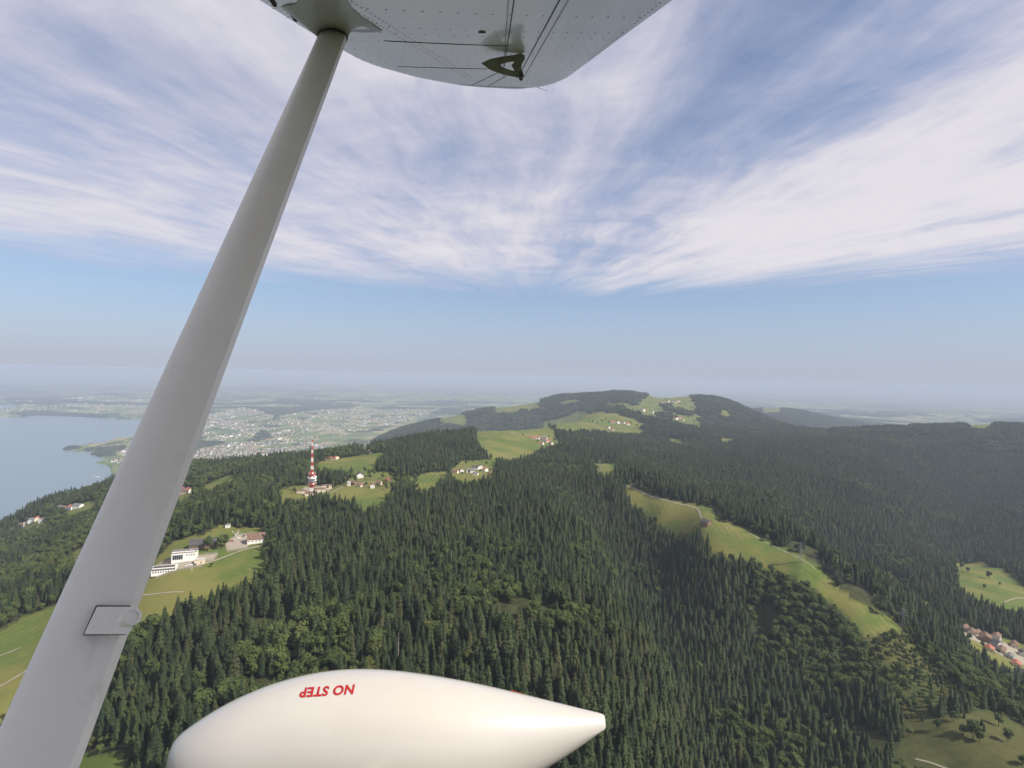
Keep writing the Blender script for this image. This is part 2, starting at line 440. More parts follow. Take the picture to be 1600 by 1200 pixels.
N = 1
MEADOW = [ground_poly(p) for p in (
    [(190, 912), (215, 905), (300, 893), (375, 868), (412, 852), (416, 885, N), (385, 905, N), (340, 918, N), (275, 935, N), (225, 965, N), (180, 985, N)],
    [(255, 862), (272, 845), (320, 835), (345, 820), (380, 826), (413, 824), (413, 852), (375, 868), (300, 893), (215, 906)],
    [(95, 942), (40, 962), (0, 985), (-70, 1010), (-70, 1150, N), (0, 1120, N), (60, 1060, N), (130, 960, N)],
    [(432, 770), (445, 761), (492, 756), (505, 762), (498, 773, N), (440, 779, N)],
    [(503, 768), (540, 754), (560, 736), (612, 738), (622, 752), (600, 778, N), (580, 787, N), (545, 779, N), (515, 775, N)],
    [(640, 747), (672, 738), (703, 737), (692, 748, N), (662, 760, N), (640, 760, N)],
    [(702, 737), (722, 720), (775, 717), (772, 735), (768, 745, N), (745, 748, N), (712, 750, N)],
    [(742, 670), (845, 669), (868, 681), (885, 690, N), (838, 699, N), (820, 712, N), (788, 716, N), (752, 705), (745, 690)],
    [(845, 660), (882, 652), (903, 642), (940, 640), (1000, 652), (1012, 664), (1000, 680, N), (952, 677, N), (870, 670, N)],
    [(930, 632), (985, 631), (1040, 650), (1066, 671, N), (1040, 675, N), (985, 655, N)],
    [(1008, 617), (1040, 620), (1075, 627), (1088, 645, N), (1060, 644, N), (1026, 632, N)],
    [(1000, 634), (1050, 645), (1102, 660), (1096, 673, N), (1046, 662, N)],
    [(975, 641), (1006, 622), (1040, 621), (1092, 641), (1102, 668), (1050, 673, N), (1000, 660, N)], [(770, 634), (830, 626), (850, 630), (800, 644, N), (770, 644, N)],
    [(925, 724), (963, 725), (960, 737, N), (935, 737, N)],
    [(1043, 685), (1062, 687), (1069, 693, N), (1050, 693, N)], [(1126, 684), (1146, 685), (1143, 693, N), (1127, 693, N)],
    [(1122, 642), (1136, 641), (1149, 649, N), (1130, 649, N)], [(1180, 636), (1217, 635), (1222, 645, N), (1190, 646, N)],
    [(1500, 662), (1600, 660), (1700, 661), (1700, 671, N), (1545, 671, N), (1505, 668, N)],
    [(752, 629), (800, 624), (816, 628), (782, 637, N), (756, 636, N)], [(678, 657), (731, 656), (722, 664, N), (688, 664, N)],
    [(815, 637), (845, 632), (850, 636, N), (825, 642, N)], [(872, 628), (905, 623), (912, 628, N), (880, 633, N)],
    [(972, 756), (992, 762), (1030, 777), (1090, 788), (1110, 794), (1122, 808), (1116, 817), (1082, 824, N), (1040, 814, N), (1010, 792, N), (985, 775, N)],
    [(1078, 819), (1140, 817), (1172, 829), (1202, 848), (1252, 868), (1288, 893), (1322, 928), (1352, 948), (1392, 963), (1412, 984), (1405, 996, N), (1350, 974, N), (1325, 946, N), (1290, 917, N), (1240, 886, N), (1180, 864, N), (1118, 852, N)],
    [(1298, 868), (1330, 878), (1345, 893), (1332, 904), (1310, 886)], [(1345, 886), (1392, 894), (1442, 938), (1465, 950), (1440, 950), (1385, 910)],
    [(1490, 878), (1537, 879), (1600, 918), (1650, 925), (1610, 950, N), (1540, 936, N), (1500, 912, N)],
    [(1284, 1126), (1332, 1144), (1330, 1153), (1283, 1136)],
    [(108, 866), (130, 853), (152, 860), (122, 880, N)], [(95, 795), (150, 783), (155, 790, N), (110, 802, N)], [(30, 815), (70, 808), (72, 818, N), (35, 826, N)],
    [(316, 759), (365, 739), (369, 745, N), (325, 764, N)], [(272, 764), (303, 762), (300, 775, N), (270, 778, N)],
    [(493, 722), (530, 717), (565, 711), (602, 707), (582, 724, N), (540, 730, N), (500, 731, N)], [(548, 697), (575, 691), (592, 695), (570, 704, N)],
    [(110, 1180), (190, 1178), (215, 1290), (80, 1290)],
    [(1496, 978), (1530, 985), (1610, 1010), (1640, 1060), (1575, 1040, N), (1520, 1005, N)])]
WOODS = [ground_poly(p) for p in (
    [(905, 636), (945, 633), (1000, 650), (1065, 664), (1100, 672), (1065, 673), (1000, 661), (950, 644)],
    [(1026, 644), (1046, 647), (1052, 654), (1030, 652)], [(1030, 631), (1050, 636), (1090, 646), (1082, 650), (1040, 641)],
    [(1000, 668), (1040, 668), (1066, 676), (1010, 676)])]
GRAVEL = [ground_poly(p) for p in (
    [(205, 903), (240, 884), (300, 870), (330, 862), (345, 868), (300, 889), (240, 902)],
    [(352, 848), (372, 833), (398, 832), (392, 850), (380, 858), (355, 862)],
    [(465, 771), (475, 762), (512, 757), (520, 764), (500, 771)],
    [(1502, 984), (1530, 990), (1600, 1018), (1615, 1045), (1560, 1020), (1515, 997)])]
DARK_GRASS = [ground_poly([(1415, 1135), (1500, 1120), (1545, 1108), (1650, 1160), (1650, 1280), (1370, 1280), (1395, 1190)])]  # pasture coloured darker than the meadows, mixed towards the forest floor tone
SCRUB = [ground_poly([(1350, 1000), (1420, 990), (1500, 1080), (1560, 1110), (1420, 1140), (1380, 1080)])]

TOWN = [([(275, 745), (320, 722), (345, 727), (420, 712), (505, 700), (520, 690), (440, 690), (350, 692), (300, 702)], 560),
        ([(320, 650), (382, 640), (432, 652), (400, 682), (318, 692)], 460), ([(405, 668), (440, 652), (520, 640), (640, 640), (640, 660), (560, 668), (520, 682), (440, 690)], 700),
        ([(0, 650), (60, 644), (130, 648), (240, 652), (300, 640), (260, 622), (150, 620), (60, 625), (0, 630)], 520), ([(168, 716), (205, 690), (255, 676), (270, 700), (200, 735)], 150),
        ([(470, 628), (520, 618), (640, 615), (660, 628), (520, 636)], 160), ([(1180, 634), (1230, 630), (1300, 634), (1290, 640), (1200, 640)], 110), ([(300, 632), (420, 612), (560, 606), (640, 616), (480, 630)], 260),
        ([(520, 690), (560, 672), (660, 652), (690, 640), (640, 640), (560, 662)], 160)]
TOWNPOLY = [[on_level(*p, -868.0) if p[0] < 1000 else on_level(*p, -680.0) for p in poly] for poly, n in TOWN]

def plain_forest(x, y):
    return (fbm(x / 900, y / 700, 4, 21) + 0.18 * (fbm(x / 4200, y / 3200, 2, 31) - 0.5)) > 0.535 + 0.06 * (np.hypot(x, y) < 9500)

def cover(x, y, z):
    """0 wood, 1 meadow, 2 gravel, 3 open plain, 4 scrub"""
    r = np.hypot(x, y); c = np.zeros(x.shape, int)
    wob = 0.0
    plain = (z < -690 - 60 * fbm(x / 500, y / 500, 3, 5)) | (r > 8600)
    c[plain] = np.where(plain_forest(x[plain], y[plain]), 0, 3)
    near = r < 15000
    for P in MEADOW:
        P = np.array(P); bb = near & (x > P[:, 0].min()) & (x < P[:, 0].max()) & (y > P[:, 1].min()) & (y < P[:, 1].max())
        if bb.any():
            k = np.where(bb)[0]; c[k[in_poly(x[k], y[k], P)]] = 1
    for val, S in ((3, TOWNPOLY), (0, WOODS), (4, SCRUB), (5, DARK_GRASS), (2, GRAVEL)):
        for P in S:
            P = np.array(P); k = np.where(near & (x > P[:, 0].min()) & (x < P[:, 0].max()) & (y > P[:, 1].min()) & (y < P[:, 1].max()))[0]
            if len(k): c[k[in_poly(x[k], y[k], P)]] = val
    return c

def ground_material():
    m = bpy.data.materials.new('ground_cover'); m.use_nodes = True
    T = NT(m.node_tree); b = m.node_tree.nodes['Principled BSDF']
    b.inputs['Roughness'].default_value = 0.95; b.inputs['Specular IOR Level'].default_value = 0.1
    at = T.n('ShaderNodeAttribute', attribute_name='cover'); sep = T.n('ShaderNodeSeparateColor'); T.link(at.outputs['Color'], sep.inputs[0])
    mead, plain, grav = sep.outputs[0], sep.outputs[1], sep.outputs[2]
    g = T.n('ShaderNodeNewGeometry'); P = g.outputs['Position']
    n1, n2, n3 = T.noise(P, 0.013, 4), T.noise(P, 0.12, 5, 0.65), T.noise(P, 0.9, 4)
    floor_c = T.mix(T.smooth(n2, 0.35, 0.7), (0.030, 0.033, 0.016, 1), (0.055, 0.060, 0.024, 1))
    grass = T.mix(T.smooth(n1, 0.38, 0.62), (0.085, 0.120, 0.028, 1), (0.170, 0.155, 0.048, 1))
    grass = T.mix(T.m('MULTIPLY', T.smooth(n2, 0.5, 0.75), 0.5), grass, (0.19, 0.17, 0.06, 1))
    grass = T.mix(T.m('MULTIPLY', T.smooth(n3, 0.3, 0.7), 0.35), grass, (0.07, 0.10, 0.022, 1))
    wv = T.n('ShaderNodeTexWave'); T.link(P, wv.inputs['Vector']); wv.inputs['Scale'].default_value = 0.035; wv.inputs['Distortion'].default_value = 6.0; wv.inputs['Detail'].default_value = 2.0; wv.inputs['Detail Scale'].default_value = 0.25
    grass = T.mix(T.m('MULTIPLY', T.m('MULTIPLY', wv.outputs['Fac'], T.smooth(T.noise(P, 0.006, 2), 0.42, 0.58)), 0.55), grass, (0.065, 0.095, 0.022, 1))   # mown swaths
    worn = T.noise(P, 0.045, 6, 0.7, 0.8)
    grass = T.mix(T.m('MULTIPLY', T.smooth(worn, 0.60, 0.72), 0.55), grass, (0.24, 0.19, 0.09, 1))
    # patchwork of fields on the plain
    mp = T.n('ShaderNodeMapping'); T.link(P, mp.inputs[0]); mp.inputs['Rotation'].default_value = (0, 0, 0.5); mp.inputs['Scale'].default_value = (1 / 190.0, 1 / 320.0, 0)
    vo = T.n('ShaderNodeTexVoronoi'); vo.distance = 'CHEBYCHEV'; T.link(mp.outputs[0], vo.inputs['Vector']); vo.inputs['Scale'].default_value = 1.0
    sc2 = T.n('ShaderNodeSeparateColor'); T.link(vo.outputs['Color'], sc2.inputs[0])
    field = T.mix(sc2.outputs[0], (0.070, 0.115, 0.030, 1), (0.150, 0.175, 0.060, 1))
    field = T.mix(T.smooth(sc2.outputs[1], 0.74, 0.80), field, (0.27, 0.23, 0.12, 1))
    field = T.mix(T.smooth(sc2.outputs[2], 0.80, 0.84), field, (0.030, 0.048, 0.018, 1))
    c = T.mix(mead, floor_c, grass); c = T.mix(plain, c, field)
    c = T.mix(grav, c, T.mix(T.smooth(n3, 0.3, 0.7), (0.24, 0.21, 0.16, 1), (0.34, 0.30, 0.24, 1)))
    T.link(c, b.inputs['Base Color'])
    bn = T.n('ShaderNodeBump'); bn.inputs['Strength'].default_value = 0.4; bn.inputs['Distance'].default_value = 0.5
    T.link(n3, bn.inputs['Height']); T.link(bn.outputs[0], b.inputs['Normal'])
    MAT['ground_cover'] = m

ground_material()
def build_ground():
    nt, nr = len(TH) - 1, len(LR)
    X, Y = GX.reshape(len(TH), nr)[:-1], GY.reshape(len(TH), nr)[:-1]; Z = GZ[:-1]
    co = np.empty((nt * nr + 1, 3)); co[:-1, 0] = X.ravel(); co[:-1, 1] = Y.ravel(); co[:-1, 2] = Z.ravel() + CAM_Z
    co[-1] = (0, 0, CAM_Z + Z[:, 0].mean())
    i, j = np.meshgrid(np.arange(nt), np.arange(nr - 1), indexing='ij'); i2 = (i + 1) % nt
    q = np.stack([i * nr + j, i * nr + j + 1, i2 * nr + j + 1, i2 * nr + j], -1).reshape(-1, 4)
    k = np.arange(nt); tri = np.stack([np.full(nt, nt * nr), k * nr, ((k + 1) % nt) * nr], -1)
    me = bpy.data.meshes.new('ground'); me.vertices.add(len(co)); me.vertices.foreach_set('co', co.ravel())
    loops = np.concatenate([q.ravel(), tri.ravel()]); me.loops.add(len(loops)); me.loops.foreach_set('vertex_index', loops.astype(np.int32))
    starts = np.concatenate([np.arange(len(q)) * 4, len(q) * 4 + np.arange(len(tri)) * 3])
    me.polygons.add(len(starts)); me.polygons.foreach_set('loop_start', starts.astype(np.int32))
    me.polygons.foreach_set('use_smooth', np.ones(len(starts), bool))
    c = cover(co[:, 0], co[:, 1], co[:, 2] - CAM_Z)
    colr = np.zeros((len(co), 4), np.float32); colr[:, 3] = 1
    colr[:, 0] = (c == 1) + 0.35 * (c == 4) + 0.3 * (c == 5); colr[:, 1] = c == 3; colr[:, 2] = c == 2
    a = me.color_attributes.new('cover', 'FLOAT_COLOR', 'POINT'); a.data.foreach_set('color', colr.ravel())
    me.materials.append(MAT['ground_cover']); me.update(calc_edges=True); me.validate()
    props(link('ground', me), kind='structure', label='hilly ground with meadows, woods and the plain beyond')
build_ground()

def water_material():
    m = bpy.data.materials.new('lake_water'); m.use_nodes = True
    T = NT(m.node_tree); b = m.node_tree.nodes['Principled BSDF']
    b.inputs['Base Color'].default_value = (0.12, 0.17, 0.20, 1); b.inputs['Roughness'].default_value = 0.28
    g = T.n('ShaderNodeNewGeometry')
    bn = T.n('ShaderNodeBump'); bn.inputs['Strength'].default_value = 0.35; bn.inputs['Distance'].default_value = 0.6
    T.link(T.noise(g.outputs['Position'], 0.09, 4, 0.6), bn.inputs['Height']); T.link(bn.outputs[0], b.inputs['Normal'])
    MAT['lake_water'] = m
water_material()
lake = MB().add([(-22000, -6000, 0), (1500, -6000, 0), (1500, 16000, 0), (-22000, 16000, 0)], [(0, 1, 2, 3)])
props(lake.build('lake', 'lake_water'), kind='structure', label='blue lake below the hill')

# ------------------------------------------------------------------ tracks
def track(name, pts, width, m, label, lift=0.35):
    g = [G(*p) for p in pts]; P = []
    for a, b in zip(g[:-1], g[1:]):
        n = max(2, int(math.hypot(b[0] - a[0], b[1] - a[1]) / 4))
        P += [(a[0] + (b[0] - a[0]) * k / n, a[1] + (b[1] - a[1]) * k / n) for k in range(n)]
    P.append(g[-1][:2]); P = np.array(P)
    for _ in range(6):
        P[1:-1] = 0.25 * P[:-2] + 0.5 * P[1:-1] + 0.25 * P[2:]
    d = np.gradient(P, axis=0); d /= np.linalg.norm(d, axis=1)[:, None] + 1e-9; nrm = np.stack([-d[:, 1], d[:, 0]], -1)
    w = width * .8 * (0.7 + 0.4 * rng.random(len(P)))[:, None] / 2
    L, Rr = P + nrm * w, P - nrm * w
    vs = []; fs = []
    for k in range(len(P)):
        for q in (L[k], P[k], Rr[k]):
            vs.append((q[0], q[1], float(H(q[:1], q[1:])[0]) + CAM_Z + lift))
        if k: fs += [(3 * k - 3, 3 * k - 2, 3 * k + 1, 3 * k), (3 * k - 2, 3 * k - 1, 3 * k + 2, 3 * k + 1)]
    props(MB().add(vs, fs).build(name, m, smooth=True), kind='structure', label=label)
    return P

TRACKS = [
    track('track', [(974, 757), (1000, 768), (1040, 782), (1078, 790), (1092, 796), (1094, 806), (1100, 815)], 4.0, 'gravel', 'pale gravel track bending down to the barn'),
    track('road', [(195, 911), (240, 899), (300, 887), (345, 873), (380, 859), (414, 852)], 4.0, 'gravel', 'pale road along the lower edge of the summit station'),
    track('footpath', [(195, 933), (235, 930), (287, 925)], 2.5, 'gravel', 'pale footpath crossing the meadow below the station'),
    track('footpath', [(-20, 1085), (20, 1062), (50, 1042)], 3.5, 'gravel', 'pale track across the field left of the strut'),
    track('footpath', [(-20, 1032), (10, 1022), (32, 1012)], 3.0, 'gravel', 'short pale path higher in the field left of the strut'),
    track('road', [(862, 690), (845, 683), (815, 677), (800, 676)], 4.0, 'gravel', 'farm road crossing the large ridge meadow'),
    track('footpath', [(1170, 833), (1205, 852), (1250, 873), (1275, 890)], 2.0, 'gravel', 'faint path along the edge of the spur meadow'),
    track('road', [(515, 771), (545, 756), (575, 752), (600, 757)], 3.5, 'gravel', 'pale lane from the mast to the summit houses'),
    track('footpath', [(1570, 941), (1600, 934), (1630, 933)], 3.0, 'gravel', 'pale track in the valley meadow at the picture edge'),
    track('footpath', [(1430, 1186), (1470, 1196), (1520, 1212)], 2.5, 'gravel', 'pale track at the lower edge of the valley pasture'),
]

# ------------------------------------------------------------------ trees
def spruce_parts(seed, h=26.0, rad=3.1, full=1.0):
    r = random.Random(seed); cr, tk = MB(), MB()
    lean = (r.uniform(-.3, .3), r.uniform(-.3, .3))
    n = 17
    for k in range(n):
        t = (k + r.random() * .6) / n
        z = h * (0.10 + 0.87 * t)
        L0 = rad * full * (1 - t) ** 0.62 * min(1.0, .72 + t * 1.6) + 0.25
        nb = 9 if t < 0.6 else 6
        a0 = r.random() * 6.28
        for b in range(nb):
            a = a0 + 6.283 * (b + r.uniform(-.25, .25)) / nb
            L = L0 * r.uniform(0.68, 1.18); ca, sa = math.cos(a), math.sin(a)
            ox, oy = lean[0] * t, lean[1] * t
            wv = L * r.uniform(.30, .45) + .12; dr = L * r.uniform(.22, .50)
            p0 = (ox, oy, z + 0.35 * L)
            ml = L * .62
            p1 = (ox + ca * ml - sa * wv, oy + sa * ml + ca * wv, z - dr * .55)
            p2 = (ox + ca * L, oy + sa * L, z - dr)
            p3 = (ox + ca * ml + sa * wv, oy + sa * ml - ca * wv, z - dr * .55)
            pm = (ox + ca * ml, oy + sa * ml, z + 0.10 * L)
            cr.add([p0, p1, p2, p3, pm], [(0, 1, 4), (1, 2, 4), (2, 3, 4), (3, 0, 4)])
    m = 7
    ring = [(rad * .50 * math.cos(i * 6.283 / m), rad * .50 * math.sin(i * 6.283 / m), h * .13) for i in range(m)]
    cr.add(ring + [(lean[0], lean[1], h * .99)], [(i, (i + 1) % m, m) for i in range(m)])
    tk.bar((0, 0, -2.5), (0, 0, h * .5), .34, .2, 6); tk.bar((0, 0, h * .5), (lean[0], lean[1], h * .97), .2, .04, 5)
    return cr, tk

def broad_parts(seed, h=18.0, rad=5.6):
    r = random.Random(seed); cr, tk = MB(), MB()
    lobes = [(0, 0, h * .66, rad * .78)]
    for k in range(8):
        a = 6.283 * k / 8 + r.random(); q = rad * r.uniform(.35, .62)
        lobes.append((math.cos(a) * q, math.sin(a) * q, h * r.uniform(.42, .84), rad * r.uniform(.36, .55)))
    for (cx, cy, cz, rr) in lobes:
        for _ in range(34 if rr > rad * .7 else 24):
            u = Vector((r.gauss(0, 1), r.gauss(0, 1), r.gauss(0.25, 1))).normalized()
            p = Vector((cx, cy, cz)) + u * rr * r.uniform(.78, 1.1)
            n = (u + Vector((r.uniform(-.6, .6), r.uniform(-.6, .6), r.uniform(-.3, .7)))).normalized()
            e = n.orthogonal().normalized(); e = Matrix.Rotation(r.random() * 6.28, 3, n) @ e; f = n.cross(e); s = r.uniform(.55, 1.15)
            cr.add([p - e * s, p - f * s * .8 + n * .1, p + e * s * 1.1, p + f * s * .8 + n * .15, p + n * s * .45], [(0, 1, 4), (1, 2, 4), (2, 3, 4), (3, 0, 4)])
        # inner mass of twigs
        for z0, z1, q0, q1 in ((-.7, 0, .35, .72), (0, .7, .72, .35)):
            A = [(cx + rr * q0 * math.cos(i * 1.047), cy + rr * q0 * math.sin(i * 1.047), cz + rr * z0) for i in range(6)]
            B = [(cx + rr * q1 * math.cos(i * 1.047), cy + rr * q1 * math.sin(i * 1.047), cz + rr * z1) for i in range(6)]
            cr.loft([A, B])
    tk.bar((0, 0, -2.0), (0, 0, h * .45), .42, .28, 7)
    for k in range(4):
        a = 1.57 * k + r.random(); tk.bar((0, 0, h * .33), (math.cos(a) * rad * .5, math.sin(a) * rad * .5, h * .68), .2, .06, 5)
    return cr, tk

SPRUCE = []
for k, (h, rd, fl) in enumerate(((24, 4.1, 1), (22, 4.4, 1), (26, 4.0, 1), (18, 3.9, 1.05), (23, 3.6, 1), (20, 4.6, 1.05))):
    c, t = spruce_parts(100 + k, h, rd, fl); SPRUCE.append((c, t, c.mesh('spruce_crown', 'spruce_needles'), t.mesh('spruce_trunk', 'bark'), h))
BROAD = []
for k, (h, rd) in enumerate(((17, 5.2), (20, 6.0), (14, 4.6), (18, 5.0))):
    c, t = broad_parts(200 + k, h, rd); BROAD.append((c, t, c.mesh('leafy_crown', 'leaf_green'), t.mesh('leafy_trunk', 'bark'), h))

def joined(name, c, t, mats):
    b = MB(); b.add(c.v, c.f, 0); b.add(t.v, t.f, 1)
    return bpy.data.objects.new(name, b.mesh(name, mats))

def source_collection(name, objs):
    c = bpy.data.collections.new(name)
    for o in objs: c.objects.link(o)
    return c

def scatter(name, pts, rot, scl, idx, coll):
    me = bpy.data.meshes.new(name); me.vertices.add(len(pts)); me.vertices.foreach_set('co', np.asarray(pts, np.float32).ravel())
    for nm, ty, key, arr in (('rot', 'FLOAT', 'value', rot), ('scl', 'FLOAT_VECTOR', 'vector', scl), ('idx', 'INT', 'value', idx)):
        a = me.attributes.new(nm, ty, 'POINT'); a.data.foreach_set(key, np.asarray(arr, np.int32 if ty == 'INT' else np.float32).ravel())
    me.update(); o = link(name, me)
    ng = bpy.data.node_groups.new(name + '_nodes', 'GeometryNodeTree')
    ng.interface.new_socket('Geometry', in_out='INPUT', socket_type='NodeSocketGeometry')
    ng.interface.new_socket('Geometry', in_out='OUTPUT', socket_type='NodeSocketGeometry')
    nd, L = ng.nodes, ng.links
    gi, go = nd.new('NodeGroupInput'), nd.new('NodeGroupOutput')
    ip = nd.new('GeometryNodeInstanceOnPoints'); ci = nd.new('GeometryNodeCollectionInfo')
    ci.inputs['Collection'].default_value = coll; ci.inputs['Separate Children'].default_value = True; ci.inputs['Reset Children'].default_value = True
    def attr(nm, ty):
        q = nd.new('GeometryNodeInputNamedAttribute'); q.data_type = ty; q.inputs['Name'].default_value = nm
        return q.outputs['Attribute']
    cx = nd.new('ShaderNodeCombineXYZ'); L.new(attr('rot', 'FLOAT'), cx.inputs[2])
    L.new(gi.outputs[0], ip.inputs['Points']); L.new(ci.outputs[0], ip.inputs['Instance'])
    ip.inputs['Pick Instance'].default_value = True
    L.new(attr('idx', 'INT'), ip.inputs['Instance Index']); L.new(cx.outputs[0], ip.inputs['Rotation']); L.new(attr('scl', 'FLOAT_VECTOR'), ip.inputs['Scale'])
    L.new(ip.outputs[0], go.inputs[0])
    md = o.modifiers.new('scatter', 'NODES'); md.node_group = ng
    return o

# --- plant the wood: jittered grid, one tree about every 6 m
def plant(rmin, rmax, step, amax):
    n = int(rmax / step) + 2
    gx, gy = np.meshgrid(np.arange(-n, n), np.arange(-int(60 / step), n)); gx = gx.ravel() * step; gy = gy.ravel() * step
    gx = gx + rng.uniform(-.46, .46, len(gx)) * step; gy = gy + rng.uniform(-.46, .46, len(gy)) * step
    r = np.hypot(gx, gy); th = np.arctan2(gx, gy); k = (r > rmin) & (r < rmax) & (np.abs(th) < amax)
    return gx[k], gy[k]

tx, ty = plant(190, 3400, 6.7, 0.90)
rr = np.hypot(tx, ty)
keep = rng.random(len(tx)) < np.clip(1.15 - rr / 9000, .75, 1)
tx, ty = tx[keep], ty[keep]
tz = H(tx, ty); cv = cover(tx, ty, tz)
inlake = in_poly(tx, ty, LAKE)
gap = fbm(tx / 45, ty / 45, 3, 41)
wood = (cv == 0) & ~inlake & (gap > 0.28)
scr = ((cv == 4) & (rng.random(len(tx)) < 0.80)) | ((cv == 5) & (fbm(tx / 30, ty / 30, 3, 91) > .62))
tree_ok = wood | scr
# keep tracks clear
for P in TRACKS:
    bb = (tx > P[:, 0].min() - 8) & (tx < P[:, 0].max() + 8) & (ty > P[:, 1].min() - 8) & (ty < P[:, 1].max() + 8)
    for k in np.where(bb & tree_ok)[0]:
        if ((P[:, 0] - tx[k]) ** 2 + (P[:, 1] - ty[k]) ** 2).min() < 20: tree_ok[k] = False
tx, ty, tz, cvk = tx[tree_ok], ty[tree_ok], tz[tree_ok], cv[tree_ok]
rr = np.hypot(tx, ty); th = np.arctan2(tx, ty)
mixn = fbm(tx / 130, ty / 130, 3, 51)
leafy_bias = 0.20 * ((tx < -330) & (ty > 420)) + 0.07 * ((th > 0.10) & (th < 0.32) & (rr < 900) & (tx < 210)) + 0.03 * ((tx > 330) & (ty < 1100)) - 0.02
leafy = (mixn + leafy_bias + rng.uniform(-.10, .10, len(tx)) > 0.685) | ((cvk >= 4) & (rng.random(len(tx)) < .7))
leafy |= rng.random(len(tx)) < 0.025
edge = np.zeros(len(tx), bool)
for ox, oy in ((11, 0), (-11, 0), (0, 11), (0, -11)):
    edge |= cover(tx + ox, ty + oy, tz) == 1
leafy |= edge & (rng.random(len(tx)) < .45)

# lone trees in meadows and gardens, one by one
LONE = [(p[0], p[1], p[2]) for p in (
    (325, 862, 1), (345, 858, 1), (352, 855, 1), (330, 886, .45), (262, 838, 1), (280, 830, 1), (300, 826, .9), (312, 833, .8), (290, 842, .9), (372, 818, 1), (388, 815, 1),
    (520, 752, .7), (527, 757, .7), (548, 748, .7), (556, 753, .6), (572, 760, .6), (578, 749, .8), (584, 744, .9), (590, 762, .6), (598, 748, .8), (604, 758, .6), (610, 746, .8), (612, 763, .7),
    (618, 755, .8), (625, 745, .9), (632, 757, .9), (637, 750, .9), (643, 742, .9), (650, 755, .8), (570, 739, .7), (540, 757, .5), (512, 765, .5),
    (715, 729, .7), (728, 727, .7), (745, 722, .8), (750, 738, .6), (760, 727, .7), (765, 738, .7), (733, 741, .6), (722, 742, .6),
    (840, 692, .7), (858, 684, .8), (866, 690, .8), (870, 686, .7), (845, 680, .5),
    (905, 655, .8), (896, 654, .8), (920, 660, .9), (926, 661, .9), (933, 662, .9), (940, 660, .9), (946, 657, .9), (952, 662, .8), (985, 662, .9), (995, 668, 1), (1005, 670, 1), (1020, 662, 1), (1030, 660, 1),
    (975, 637, 1), (970, 636, 1), (1040, 624, 1), (1048, 631, 1), (1062, 632, 1), (1070, 634, 1), (1080, 638, 1), (1035, 628, 1), (1015, 642, 1), (1075, 653, 1), (1085, 660, 1), (1045, 655, 1), (1092, 665, 1),
    (1316, 886, .7), (1322, 890, .7), (1503, 890, .9), (1512, 895, .9), (1545, 905, .9), (1538, 920, .7), (1562, 915, .5), (1420, 1150, .6), (1465, 1140, .7), (1490, 1128, .8), (1505, 1150, .9), (1520, 1155, 1), (1530, 1160, .8), (1560, 1135, .7), (1575, 1160, .7),
    (1370, 955, .9), (1378, 962, .9), (1376, 948, 1), (1300, 905, .5), (1515, 1000, .6), (1560, 1022, .6), (1535, 1012, .6), (440, 774, .5), (452, 762, .6), (460, 770, .5))]

HOUSE_SPOTS = [(562, 746), (553, 757), (564, 760), (582, 762), (593, 757), (607, 752), (545, 759), (632, 757), (617, 744)]
_q = random.Random(5)
while len(LONE) < 118:
    p = (_q.uniform(508, 655), _q.uniform(737, 768), _q.uniform(.6, .95))
    if all(abs(p[0] - h[0]) > 6 or not -2 < p[1] - h[1] < 12 for h in HOUSE_SPOTS) and not (p[0] < 600 and p[1] > 757 + abs(p[0] - 555) * .1): LONE.append(p)
spr = ~leafy
ppx, ppy, _ = project(tx, ty, tz + 20)
FAIR = [(255, 1210), (262, 1140), (345, 1100), (440, 1058), (550, 1038), (700, 1052), (850, 1088), (955, 1112), (930, 1155), (800, 1210)]
STRUTP = [(-40, 1210), (-40, 1180), (350, 350), (430, 350), (130, 1210)]
vis = (ppx > 5) & (ppx < 1595) & (ppy < 1185) & (ppy > 0) & ~in_poly(ppx, ppy, FAIR) & ~in_poly(ppx, ppy, STRUTP)
sizes = rng.uniform(.55, 1.2, len(tx)) * np.where(cvk >= 4, rng.uniform(.35, .8, len(tx)), 1) * np.clip(.8 + .5 * fbm(tx / 90, ty / 90, 2, 61), .7, 1.2) * np.where(edge, rng.uniform(.35, 1.0, len(tx)), 1)
rotz = rng.uniform(0, 6.283, len(tx))

def pick(mask, n):
    k = np.where(mask)[0]; return k[np.argsort(rr[k] / sizes[k])[:n]]
ind_s = pick(spr & vis, 290)
ind_b = pick(leafy & vis & (cvk == 0), 110)

def tree(name, src, x, y, z, s, rz, label, cat, group):
    e = link(name, None, None, (x, y, z + CAM_Z - 0.2), rz); e.scale = (s, s, s); e.empty_display_size = 2
    props(e, label, cat, group)
    link('crown', src[2], e); link('trunk', src[3], e)
    return e

